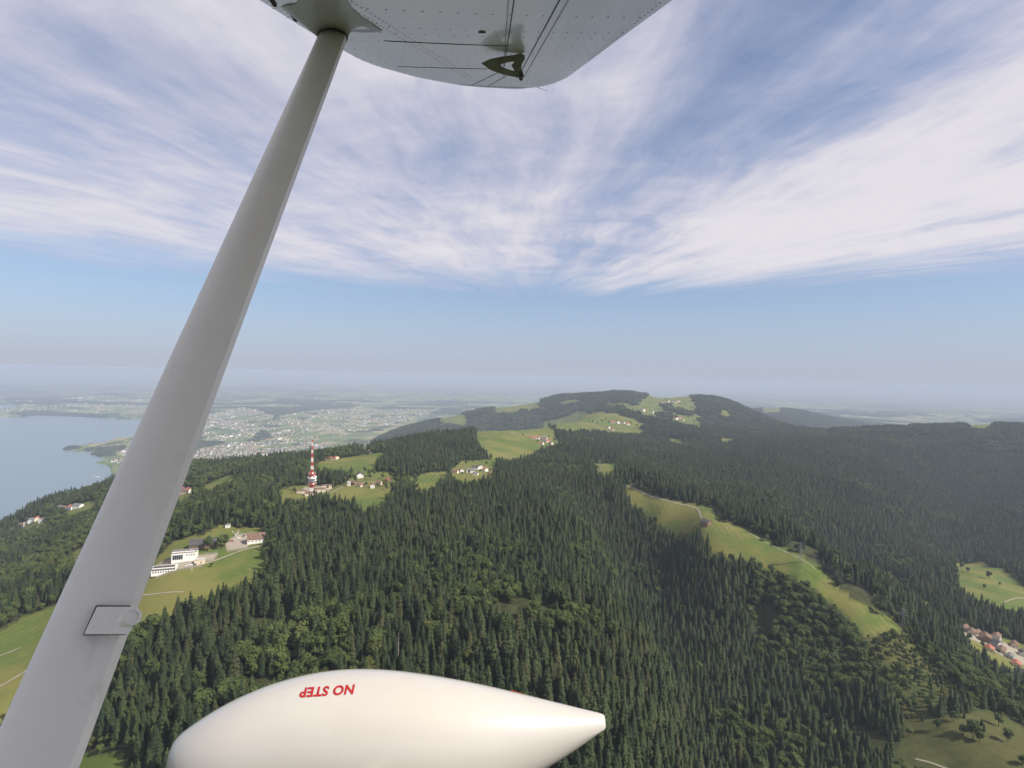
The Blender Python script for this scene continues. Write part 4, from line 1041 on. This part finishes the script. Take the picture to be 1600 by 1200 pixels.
# --- cattle on the spur meadow
def cow_mesh():
    sk = {'hip': (-.75, 0, 1.25, .34), 'belly': (0, 0, 1.12, .42), 'chest': (.7, 0, 1.18, .38), 'neck': (1.1, 0, 1.3, .2), 'poll': (1.45, 0, 1.2, .16), 'muz': (1.75, 0, .95, .10),
          'tail': (-1.1, 0, 1.2, .05), 'tail2': (-1.2, 0, .6, .03)}
    ed = [('hip', 'belly'), ('belly', 'chest'), ('chest', 'neck'), ('neck', 'poll'), ('poll', 'muz'), ('hip', 'tail'), ('tail', 'tail2')]
    for s in (-1, 1):
        sk[f'fk{s}'] = (.72, s * .24, .62, .10); sk[f'ff{s}'] = (.72, s * .24, .04, .07); ed += [('chest', f'fk{s}'), (f'fk{s}', f'ff{s}')]
        sk[f'hk{s}'] = (-.62, s * .25, .85, .16); sk[f'hh{s}'] = (-.86, s * .25, .5, .08); sk[f'hf{s}'] = (-.8, s * .25, .04, .07); ed += [('hip', f'hk{s}'), (f'hk{s}', f'hh{s}'), (f'hh{s}', f'hf{s}')]
    b = MB()
    ks = list(sk); me = bpy.data.meshes.new('cow'); me.from_pydata([sk[k][:3] for k in ks], [(ks.index(a), ks.index(c)) for a, c in ed], [])
    o = bpy.data.objects.new('cow_rig', me); COL.objects.link(o)
    m = o.modifiers.new('skin', 'SKIN')
    for i, k in enumerate(ks): me.skin_vertices[0].data[i].radius = (sk[k][3], sk[k][3])
    me.skin_vertices[0].data[0].use_root = True
    o.modifiers.new('sub', 'SUBSURF').levels = 1
    dg = bpy.context.evaluated_depsgraph_get(); out = bpy.data.meshes.new_from_object(o.evaluated_get(dg)); bpy.data.objects.remove(o)
    out.materials.clear(); out.materials.append(MAT['cow_hide']); return out
cow = cow_mesh()
for i, (px, py, lab) in enumerate(((1136, 826, 'pale cow grazing leftmost in the trio below the barn'), (1140, 824, 'pale cow in the middle of the trio below the barn'), (1144, 826, 'pale cow rightmost in the trio below the barn'),
                                   (1143, 852, 'lone pale cow lower down the spur meadow'))):
    g = G(px, py); o = link('cow', cow, None, (g[0], g[1], g[2] + CAM_Z), R(40 + 75 * i)); props(o, lab, 'cow', 'cattle on the spur meadow')

# --- boat on the lake, jetty
g = on_level(151, 746, -885.0); e = link('passenger_boat', None, None, (g[0], g[1], 0), R(15)); props(e, 'white passenger boat lying just off the lake shore', 'boat')
hull = []
for x, w, z in ((-24, 3.6, 2.6), (-12, 5, 2.4), (6, 5, 2.5), (18, 3.2, 3.0), (25, .3, 3.8)):
    hull.append([(x, -w * .7, -1), (x, w * .7, -1), (x, w, z), (x, -w, z)])
o = MB().loft(hull).build('hull', 'wall_white', e); fix_normals(o.data)
MB().box((-4, 0, 4.1), (32, 8, 2.9)).build('cabin', 'wall_white', e); MB().box((-4, 0, 4.3), (30, 8.2, 1.0)).build('window_band', 'glass', e); MB().box((-2, 0, 6.6), (20, 6, 2.0)).build('upper_deck', 'roof_grey', e)

# ------------------------------------------------------------------ towns on the plain
hp = []
for poly, n in TOWN:
    P = np.array([on_level(*p, -868.0) if p[0] < 1000 else on_level(*p, -680.0) for p in poly]); got = 0
    lo, hi = P.min(0), P.max(0)
    for _ in range(60):
        q = rng.uniform(lo, hi, (4000, 2)); k = in_poly(q[:, 0], q[:, 1], P) & ~in_poly(q[:, 0], q[:, 1], LAKE) & (fbm(q[:, 0] / 260, q[:, 1] / 380, 3, 81) > .44)
        q = q[k]; z = H(q[:, 0], q[:, 1]); k = (z < -560) & (cover(q[:, 0], q[:, 1], z) == 3); q = q[k]
        hp += [tuple(v) for v in q[:max(0, 2 * n - got)]]; got += min(len(q), 2 * n - got)
        if got >= n * 2: break
hp = np.array(hp); hz = H(hp[:, 0], hp[:, 1]); hr = np.hypot(hp[:, 0], hp[:, 1])
hpx, hpy, _ = project(hp[:, 0], hp[:, 1], hz + 5)
hs = rng.uniform(.75, 1.3, len(hp)); big = rng.random(len(hp)) < .07; hs[big] *= rng.uniform(1.5, 2.6, big.sum())
def town_mesh(i):
    w, l, h, rh, wall, roof = ((11, 14, 7, 3.0, 'town_wall', 'roof_tan'), (12, 18, 7, 3.4, 'town_wall', 'roof_brown'), (11, 15, 7, 3.2, 'wall_cream', 'roof_tan'), (16, 26, 8, .8, 'wall_white', 'roof_grey'), (12, 16, 7, 3.5, 'wall_white', 'roof_grey'))[i]
    wl, rf = gable(w, l, h, rh); b = MB(); b.add(wl.v, wl.f, 0); b.add(rf.v, rf.f, 1); me = b.mesh('town_house', [wall, roof]); fix_normals(me); return me
TM = [town_mesh(i) for i in range(5)]
tp = hp[rng.integers(0, len(hp), 4200)] + rng.normal(0, 38, (4200, 2))
tp = tp[~in_poly(tp[:, 0], tp[:, 1], LAKE)]
o = scatter('town_greenery', np.stack([tp[:, 0], tp[:, 1], H(tp[:, 0], tp[:, 1]) + CAM_Z - .3], -1), rng.uniform(0, 6, len(tp)), np.repeat(rng.uniform(.55, 1.1, (len(tp), 1)), 3, 1), rng.integers(0, 4, len(tp)),
            bpy.data.collections['broadleaf_wood_source'])
props(o, 'garden and street trees between the houses of the distant towns', 'trees', kind='stuff')
hi_ = rng.choice(5, len(hp), p=[.3, .2, .2, .12, .18]); hrot = rng.uniform(0, 3.14, len(hp))
seen = (hpx > 2) & (hpx < 1598) & ~in_poly(hpx, hpy, STRUTP)
order = np.where(seen)[0]; order = order[np.argsort(hr[order] / hs[order])[:180]]
for k in order:
    o = link('town_house', TM[hi_[k]], None, (hp[k, 0], hp[k, 1], hz[k] + CAM_Z), float(hrot[k])); o.scale = (hs[k],) * 3
    lake_side = hpx[k] < 290
    props(o, 'tiny pale house by the lake shore left of the strut' if lake_side else 'tiny pale house in the near part of the valley town beyond the wooded flank', 'house',
          'lakeside houses left of the strut' if lake_side else 'houses in the near part of the valley town')
m = np.ones(len(hp), bool); m[order] = False
o = scatter('distant_town', np.stack([hp[m, 0], hp[m, 1], hz[m] + CAM_Z], -1), hrot[m], np.repeat(hs[m][:, None], 3, 1), hi_[m], source_collection('town_source', [bpy.data.objects.new(f'town_{chr(97 + i)}', TM[i]) for i in range(5)]))
props(o, 'mass of tiny pale houses of the distant towns on the plain', 'town', kind='stuff')
for i, (px, py, s, lab) in enumerate(((450, 690, (18, 18, 38), 'taller pale tower block in the valley town left of the mast'), (456, 691, (18, 18, 30), 'shorter pale tower block right beside the taller one in the valley town'),
                                      (419, 710, (70, 40, 18), 'large pinkish block at the edge of the valley town'), (408, 711, (46, 30, 14), 'smaller pinkish block beside the large one at the town edge'),
                                      (365, 696, (60, 34, 14), 'wide pale hall in the middle of the valley town'), (338, 656, (120, 70, 14), 'broad pale factory hall beyond the town right of the strut'))):
    g = G(px, py); e = link('apartment_block', None, None, (g[0], g[1], g[2] + CAM_Z), R(15)); props(e, lab, 'building')
    MB().box((0, 0, s[2] / 2 - 3), (s[0], s[1], s[2] + 6)).build('wall', 'wall_cream' if i in (2, 3) else 'wall_white', e)
    MB().box((0, 0, s[2] + .4), (s[0] + 1, s[1] + 1, .8)).build('roof', 'roof_grey', e)
    for fl in range(max(1, int(s[2] // 7))): MB().box((0, -s[1] / 2 - .05, 4 + fl * 7), (s[0] * .9, .3, 2.2)).build('window_band', 'glass', e)

# ------------------------------------------------------------------ the aircraft (local frame: x aft, y outboard, z up; origin at the cabin window)
AC = link('light_aircraft', None, None, (0, 0, CAM_Z))
AC.rotation_euler = Matrix(((Rv[0], Fv[0], Uv[0]), (Rv[1], Fv[1], Uv[1]), (Rv[2], Fv[2], Uv[2]))).to_euler()
props(AC, 'white high wing light aircraft, its wing, strut and wheel fairing in view', 'aircraft')

def wing_z(Y): return 0.45 + 0.446 * Y
WY = [-0.8, 0.6, 1.87, 2.7, 3.72, 4.43, 4.80, 5.05, 5.25, 5.36]
WLE = [-0.86, -0.88, -0.93, -0.99, -1.02, -0.86, -0.71, -0.56, -0.36, -0.12]
WTE = [0.66, 0.60, 0.535, 0.50, 0.46, 0.43, 0.38, 0.33, 0.26, 0.18]
def wing_surface(x, Y):
    le, te = np.interp(Y, WY, WLE), np.interp(Y, WY, WTE); f = (x - le) / (te - le)
    return wing_z(Y) + 0.055 * max(0.0, 1 - f / .14) ** 2 - 0.012 * math.sin(math.pi * min(1, max(0, f)))
def wing():
    rings = []
    for Y in np.concatenate([np.linspace(-.8, 4.4, 27), np.linspace(4.5, 5.36, 14)]):
        le, te = np.interp(Y, WY, WLE), np.interp(Y, WY, WTE); c = te - le; tip = min(1, max(.12, (5.42 - Y) / .55)) ** .5
        ring = []
        for f in (0.0, .012, .035, .08, .14, .25, .4, .55, .7, .85, 1.0):
            ring.append((le + c * f, Y, wing_surface(le + c * f, Y)))
        for f in (1.0, .85, .65, .45, .3, .15, .07, .025, .005):
            th = .13 * c * tip * (2.6 * math.sqrt(max(f, 0)) * (1 - f)) * .8 + .006
            ring.append((le + c * f, Y, wing_z(Y) + 0.03 + th))
        rings.append(ring)
    o = MB().loft(rings).build('wing', 'white_paint', AC, smooth=True); fix_normals(o.data)
    o.data.polygons.foreach_set('use_smooth', [len(p.vertices) == 4 for p in o.data.polygons])
    return o
WING = wing()
def rib(x0, Y0, x1, Y1, n):
    return [(x0 + (x1 - x0) * k / (n - 1), Y0 + (Y1 - Y0) * k / (n - 1)) for k in range(n)]
def seam(pts, w=.0035, name='panel_seam'):
    b = MB()
    for (xa, ya), (xb, yb) in zip(pts[:-1], pts[1:]):
        d = Vector((xb - xa, yb - ya, 0)).normalized(); nx, ny = -d.y * w / 2, d.x * w / 2
        q = [(xa + nx, ya + ny), (xb + nx, yb + ny), (xb - nx, yb - ny), (xa - nx, ya - ny)]
        lo = [(x, y, wing_surface(x, y) - .0022) for x, y in q]; up = [(x, y, z + .004) for x, y, z in lo]
        b.add(lo + up, [(0, 1, 2, 3), (7, 6, 5, 4), (0, 4, 5, 1), (1, 5, 6, 2), (2, 6, 7, 3), (3, 7, 4, 0)])
    b.build(name, 'seam_dark', WING)
seam(rib(.175, 1.4, .06, 3.95, 14), .004); seam(rib(.02, 1.4, -.05, 3.6, 12), .004)          # flap and aileron hinge lines
seam(rib(-.60, 2.62, -.02, 2.76, 8), .005); seam(rib(-.74, 3.62, -.10, 3.72, 8), .005)         # skin laps
seam(rib(-.10, 3.95, -.36, 4.95, 8), .003); seam(rib(.0, 3.95, -.22, 5.05, 8), .003)
seam(rib(-.55, 4.95, .12, 5.20, 8), .012)
rv = MB(); n_r = 0
def rivet(x, Y, r=.0046):
    le, te = np.interp(Y, WY, WLE), np.interp(Y, WY, WTE)
    if x < le + .01 or x > te - .008: return
    z = wing_surface(x, Y); n = 6
    rg = [(x + r * math.cos(k * 1.047), Y + r * math.sin(k * 1.047), z + .446 * r * math.sin(k * 1.047) - .0006) for k in range(n)]
    rv.add(rg + [(x, Y, z - .0022)], [(k, n, (k + 1) % n) for k in range(n)])
for Y0 in (1.30, 1.62, 1.95, 2.28, 2.42, 2.66, 2.95, 3.22, 3.50, 3.80, 4.05, 4.28, 4.50, 4.70, 4.88):
    sl = .19 if Y0 < 3.6 else .10; st = .062 if Y0 < 3.4 else .045
    for k in range(60):
        x = -1.0 + k * st; rivet(x, Y0 + sl * (x + .5))
for x0, x1, st in ((.205, .09, .026), (.0, -.07, .034), (-.58, -.30, .045), (-.62, -.34, .045), (.52, .44, .05)):
    for Y in np.arange(1.35, 4.3, st): rivet(x0 + (x1 - x0) * (Y - 1.3) / 3, Y, .0042)
for Y in np.arange(1.2, 4.6, .05): rivet(float(np.interp(Y, WY, WLE)) + .085, Y, .0028); rivet(float(np.interp(Y, WY, WLE)) + .05, Y + .02, .0024)
props(rv.build('rivets', 'rivet_grey', WING), kind='stuff')
MB().box((-.127, 2.37, wing_surface(-.127, 2.37) - .002), (.03, .009, .005)).build('drain_vent', 'seam_dark', WING)
for cx_, cy_ in ((-.80, 1.86), (-.83, 2.12)): MB().box((cx_, cy_, wing_surface(cx_, cy_) - .004), (.012, .055, .012)).build('vent_slot', 'seam_dark', WING)
b = MB(); b.bar((.19, 5.30, wing_z(5.3) + .02), (.34, 5.36, wing_z(5.36) - .03), .003, .002, 5); b.build('static_wick', 'seam_dark', WING)

# hinge bracket under the wing: an arrow shaped plate with a cut-out
def bracket():
    Y0 = 3.02
    def at(px, py, Y):
        return ((px - 800) / F_PX * Y, Y, (600 - py) / F_PX * Y)
    outer = [(751, 99), (766, 92), (785, 88), (800, 86), (814, 83.5), (819.5, 86), (820.5, 92), (816, 99), (814.5, 105), (816, 112), (819, 117), (818, 121.5), (814, 123.5), (808, 121), (795, 118.5), (780, 114.5), (768, 110)]
    inner = [(782, 101.5), (788, 98.5), (804, 96), (799, 102), (804, 111), (793, 108), (785, 104.5)]
    # outer and inner contours bridged into a ring by angle
    c = np.array([796.0, 102.5])
    def ray_hit(poly, a):
        d = np.array([math.cos(a), math.sin(a)]); best = None
        for i in range(len(poly)):
            p, q = np.array(poly[i]) - c, np.array(poly[(i + 1) % len(poly)]) - c; e = q - p; det = d[0] * -e[1] + d[1] * e[0]
            if abs(det) < 1e-9: continue
            t = (p[0] * -e[1] + p[1] * e[0]) / det; u = (d[0] * p[1] - d[1] * p[0]) / det
            if t > 0 and -1e-6 <= u <= 1 + 1e-6 and (best is None or t < best): best = t
        return c + d * (best or 1)
    A = [6.28318 * k / 72 for k in range(72)]
    oo = [ray_hit(outer, a) for a in A]; ii = [ray_hit(inner, a) for a in A]; n = len(A)
    vs_ = [at(*p, Y0 - .012) for p in oo] + [at(*p, Y0 - .012) for p in ii] + [at(*p, Y0 + .012) for p in oo] + [at(*p, Y0 + .012) for p in ii]
    fs = []
    for k in range(n):
        j = (k + 1) % n
        fs += [(k, j, n + j, n + k), (2 * n + j, 2 * n + k, 3 * n + k, 3 * n + j), (j, k, 2 * n + k, 2 * n + j), (n + k, n + j, 3 * n + j, 3 * n + k)]
    o = MB().add(vs_, fs).build('hinge_bracket', 'bracket_paint', AC); fix_normals(o.data)
    p = at(814, 118.5, Y0)
    MB().bar((p[0], p[1] - .03, p[2]), (p[0], p[1] + .03, p[2]), .011, None, 12).build('hinge_bolt', 'seam_dark', o)
bracket()

# strut: streamlined section, blunt trailing strip
def strut_pt(py):
    """axis point of the strut whose sight line has height py"""
    iy = 0.385 + (py - 100) * (1.136 - .385) / 1100.0; Y = 1 / iy
    px = 502.5 + (py - 100) * (48.0 - 502.5) / 1100.0
    Y *= STRUT_NEAR
    return Vector(((px - 800) / F_PX * Y, Y, (600 - py) / F_PX * Y))
STRUT_NEAR = 0.78
S0, S1 = strut_pt(1420), strut_pt(58)
ax = (S1 - S0).normalized(); chord = Vector((1, 0, 0)); chord = (chord - ax * chord.dot(ax)).normalized(); nrm = ax.cross(chord)   # nrm points away from or to the cabin
CH = .137 * STRUT_NEAR
prof = [(-.5, 0), (-.485, .10), (-.44, .165), (-.36, .215), (-.24, .245), (-.08, .25), (.1, .225), (.28, .17), (.395, .125), (.41, .118), (.5, .085)]
prof = prof + [(x, -y) for x, y in reversed(prof[1:])]
def strut_ring(c, s=1.0, t=1.0): return [c + chord * (x * CH * s) + nrm * (y * CH * t) for x, y in prof]
o = MB().loft([strut_ring(S0.lerp(S1, k / 12)) for k in range(13)]).build('wing_strut', 'strut_paint', AC); fix_normals(o.data)
o.data.polygons.foreach_set('use_smooth', [len(p.vertices) == 4 for p in o.data.polygons]); STRUT = o
try:
    o.data.set_sharp_from_angle(angle=R(28))
except Exception: pass
# cuff flaring from the strut into the wing skin
def ray_hit(poly, c, a):
    d = np.array([math.cos(a), math.sin(a)]); best = None
    for i in range(len(poly)):
        p, q = np.array(poly[i]) - c, np.array(poly[(i + 1) % len(poly)]) - c; e = q - p; det = d[0] * -e[1] + d[1] * e[0]
        if abs(det) < 1e-9: continue
        t = (p[0] * -e[1] + p[1] * e[0]) / det; u = (d[0] * p[1] - d[1] * p[0]) / det
        if t > 0 and -1e-6 <= u <= 1 + 1e-6 and (best is None or t < best): best = t
    return c + d * (best or 1)
def on_wing(px, py):
    u, v = (px - 800) / F_PX, (600 - py) / F_PX; Y = .45 / (v - .446); return Vector((u * Y, Y, wing_surface(u * Y, Y) - .001))
SIDE = nrm if nrm.y < 0 else -nrm
def cuff():
    base = S1; n = 72
    foot = [(608, 43), (585, 34), (565, 22), (550, 8), (541, -8), (534, -30), (478, -34), (471, -12), (463, 3), (448, 8), (424, 9), (452, 19), (480, 31), (510, 41), (545, 47), (580, 48)]
    c = np.array([514.0, 14.0]); top, bot = [], []
    for k in range(n):
        a = 2 * math.pi * k / n; p = ray_hit(foot, c, a); top.append(on_wing(*p))
        bot.append(base + chord * (math.cos(a) * CH * .535) - SIDE * (math.sin(a) * CH * .30))
    rings = []
    for f in (0, .1, .22, .35, .5, .64, .77, .88, .96, 1.0):
        w = f ** 2.2; up = f ** .75
        ring = []
        for p, q in zip(bot, top):
            m = p.lerp(q, w); h = (p.z + (q.z - p.z) * up); m.z = min(h, q.z) if q.z > p.z else m.z; ring.append(m)
        rings.append(ring)
    o = MB().loft(rings).build('strut_cuff', 'cuff_plastic', AC, smooth=True); fix_normals(o.data)
    lip = [base - ax * .004 + chord * (math.cos(6.283 * k / n) * CH * .55) - SIDE * (math.sin(6.283 * k / n) * CH * .315) for k in range(n)]
    lip2 = [p + ax * .005 for p in lip]; MB().loft([lip, lip2]).build('seal', 'seam_dark', o)
cuff()
# small plate and round fitting on the strut
def mount():
    c0 = strut_pt(968); base = c0 + SIDE * (.25 * CH + .003)
    def onp(px, py, d=0.0):
        r = Vector(((px - 800) / F_PX, 1, (600 - py) / F_PX)); return r * ((base + SIDE * d).dot(SIDE) / r.dot(SIDE))
    def slab(name, out, d0, d1, m):
        n = len(out); vs_ = [onp(*p, d1) for p in out] + [onp(*p, d0) for p in out]
        o = MB().add(vs_, [tuple(range(n)), tuple(range(2 * n - 1, n - 1, -1))] + [(k, (k + 1) % n, n + (k + 1) % n, n + k) for k in range(n)]).build(name, m, STRUT); fix_normals(o.data)
    slab('mount_plate', [(151.5, 948), (207, 948), (214, 949.5), (217, 953), (214, 962), (206, 984), (202, 989), (197, 991), (131.5, 991), (133, 987)], -.006, .0035, 'strut_paint')
    slab('plate_gasket', [(150, 945.5), (204, 946), (204, 950), (196, 992.5), (130, 993), (130, 990)], -.004, .0012, 'seam_dark')
    k0, k1 = onp(197, 970, -.002), onp(212, 966.5, .002); d = (k1 - k0).normalized(); d = (d + SIDE * .55).normalized(); L = (k1 - k0).length
    r = .0105
    MB().bar(k0 - d * .006, k0 + d * L, r * 1.05, r, 28).build('knob', 'strut_paint', STRUT)
    rings = []
    e1 = d.orthogonal().normalized(); e2 = d.cross(e1)
    for rr_, dz in ((r * 1.02, 0), (r * 1.12, .001), (r * 1.12, .0045), (r * 1.0, .006), (r * .72, .006), (r * .68, .0035), (r * .1, .0035)):
        rings.append([k0 + d * (L + dz) + (e1 * math.cos(6.283 * i / 32) + e2 * math.sin(6.283 * i / 32)) * rr_ for i in range(32)])
    o = MB().loft(rings).build('knob_rim', 'strut_paint', STRUT, smooth=False); fix_normals(o.data)
mount()

# wheel fairing
FST = [(258, 1172, .006), (262, 1155, .035), (275, 1142, .062), (305, 1124, .093), (345, 1102, .122), (395, 1080, .146), (440, 1063, .160), (500, 1048, .171), (560, 1043, .175), (620, 1046, .172), (690, 1056, .161),
       (760, 1070, .133), (810, 1082, .106), (860, 1094.5, .076), (905, 1106, .049), (935, 1113, .031), (948, 1117, .020)]
D0 = 1.80
def fairing():
    rings = []; n = 64
    for px, py, r in FST:
        at_ = math.atan((600 - py) / F_PX); ac = at_ - math.asin(r / D0)
        Yc, zc = D0 * math.cos(ac), D0 * math.sin(ac); Yt = math.sqrt(D0 * D0 - r * r) * math.cos(at_); x = (px - 800) / F_PX * Yt + .03 * max(0, (400 - px) / 142)
        ring = []
        for k in range(n):
            a = 2 * math.pi * k / n; ca, sa = math.cos(a), math.sin(a)
            e = (abs(ca) ** 2.35 + abs(sa) ** 2.35) ** (-1 / 2.35)
            e = .35 * e + .65
            if sa < -.2: e *= 1 + .10 * min(1, (-.2 - sa) * 2) * (1 if px < 600 else max(0, (760 - px) / 160))
            rake = -.030 * max(0, -sa) * (1 if px > 930 else .5 if px > 900 else 0)
            ring.append((x + rake, Yc + ca * e * r * .92, zc + sa * e * r))
        rings.append(ring)
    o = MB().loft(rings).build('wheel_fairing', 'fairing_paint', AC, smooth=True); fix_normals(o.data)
    md = o.modifiers.new('smooth', 'SUBSURF'); md.levels = 2; md.render_levels = 2
    return o, rings
FAIRING, FR = fairing()
def lettering():
    dg = bpy.context.evaluated_depsgraph_get(); dg.update()
    ev = FAIRING.evaluated_get(dg); fm = ev.to_mesh(); bvh = BVHTree.FromPolygons([v.co.copy() for v in fm.vertices], [tuple(p.vertices) for p in fm.polygons]); ev.to_mesh_clear()
    cu = bpy.data.curves.new('no_step', 'FONT'); cu.body = 'NO STEP'; cu.size = 1.0; cu.shear = .22; cu.offset = .034; cu.resolution_u = 4; cu.space_character = 1.06
    t = bpy.data.objects.new('no_step', cu); COL.objects.link(t); dg = bpy.context.evaluated_depsgraph_get(); me = bpy.data.meshes.new_from_object(t.evaluated_get(dg)); bpy.data.objects.remove(t)
    bm = bmesh.new(); bm.from_mesh(me); bmesh.ops.triangulate(bm, faces=bm.faces[:]); bmesh.ops.subdivide_edges(bm, edges=bm.edges[:], cuts=1)
    xs = [v.co.x for v in bm.verts]; ys = [v.co.y for v in bm.verts]; x0, x1, y0, y1 = min(xs), max(xs), min(ys), max(ys)
    for v in bm.verts:
        u, w = (v.co.x - x0) / (x1 - x0), (v.co.y - y0) / (y1 - y0)
        px, py = 555 - u * 87, 1069.5 + u * 5.5 + w * 15.5      # reads from outboard, so it stands on its head from the cabin
        d = Vector(((px - 800) / F_PX, 1, (600 - py) / F_PX)).normalized(); hit, nn, _, _ = bvh.ray_cast(Vector((0, 0, 0)), d)
        v.co = hit + (nn if nn.dot(d) < 0 else -nn) * .0012
    bmesh.ops.recalc_face_normals(bm, faces=bm.faces[:]); bm.to_mesh(me); bm.free(); me.materials.clear(); me.materials.append(MAT['red_letter'])
    o = link('lettering', me, FAIRING); o['label'] = 'red NO STEP lettering'
    # orange flash on the outboard side
    b = MB(); pts = []
    for px, lo, hi in ((780, .2, .62), (800, .25, .95), (830, .1, .80), (870, 0, .5)):
        i = np.interp(px, [s[0] for s in FST], range(len(FST))); a, f = int(i), i - int(i); col = []
        for q in (lo, (lo + hi) / 2, hi):
            k = int(round(q / (2 * math.pi) * 64)) % 64; p = Vector(FR[a][k]).lerp(Vector(FR[a + 1][k]), f); c = Vector([sum(w[j] for w in FR[a]) / 64 for j in range(3)]); c.x = p.x
            col.append(p + (p - c).normalized() * .0035)
        pts.append(col)
    vs_ = [p for c in pts for p in c]; fs = []
    for k in range(3):
        for j in range(2): fs.append((k * 3 + j, k * 3 + j + 1, k * 3 + 4 + j, k * 3 + 3 + j))
    link('orange_flash', MB().add(vs_, fs).mesh('orange_flash', 'orange_paint', True), FAIRING)
lettering()
# tyre and gear leg below the fairing
tc = Vector((-.42, 1.52, -1.17))
b = MB(); rings = []
for k in range(9):
    a = math.pi * (k / 8 - .5); rings.append([(tc.x + (.13 + .07 * math.cos(a)) * math.cos(6.283 * i / 32), tc.y + .085 * math.sin(a), tc.z + (.13 + .07 * math.cos(a)) * math.sin(6.283 * i / 32)) for i in range(32)])
o = b.loft(rings).build('tyre', 'rubber', AC, smooth=True); fix_normals(o.data)
MB().bar((-.42, 1.50, -1.15), (-.40, .55, -1.0), .03, .045, 10).build('gear_leg', 'strut_paint', AC)

# ------------------------------------------------------------------ haze
def haze():
    m = bpy.data.materials.new('haze_air'); m.use_nodes = True; t = m.node_tree; t.nodes.clear()
    pv = t.nodes.new('ShaderNodeVolumePrincipled'); ou = t.nodes.new('ShaderNodeOutputMaterial'); t.links.new(pv.outputs[0], ou.inputs['Volume'])
    pv.inputs['Color'].default_value = (0.525, 0.60, 0.745, 1); pv.inputs['Density'].default_value = HAZE_DENSITY; pv.inputs['Anisotropy'].default_value = 0.0
    pv.inputs['Density Attribute'].default_value = ''
    MAT['haze_air'] = m
    o = MB().box((0, 0, (CAM_Z + 6 - 14) / 2), (150000, 150000, CAM_Z + 6 + 14)).build('haze', 'haze_air'); props(o, kind='stuff', label='thin bluish haze filling the air over the land')
HAZE_DENSITY = 7.0e-5
haze()
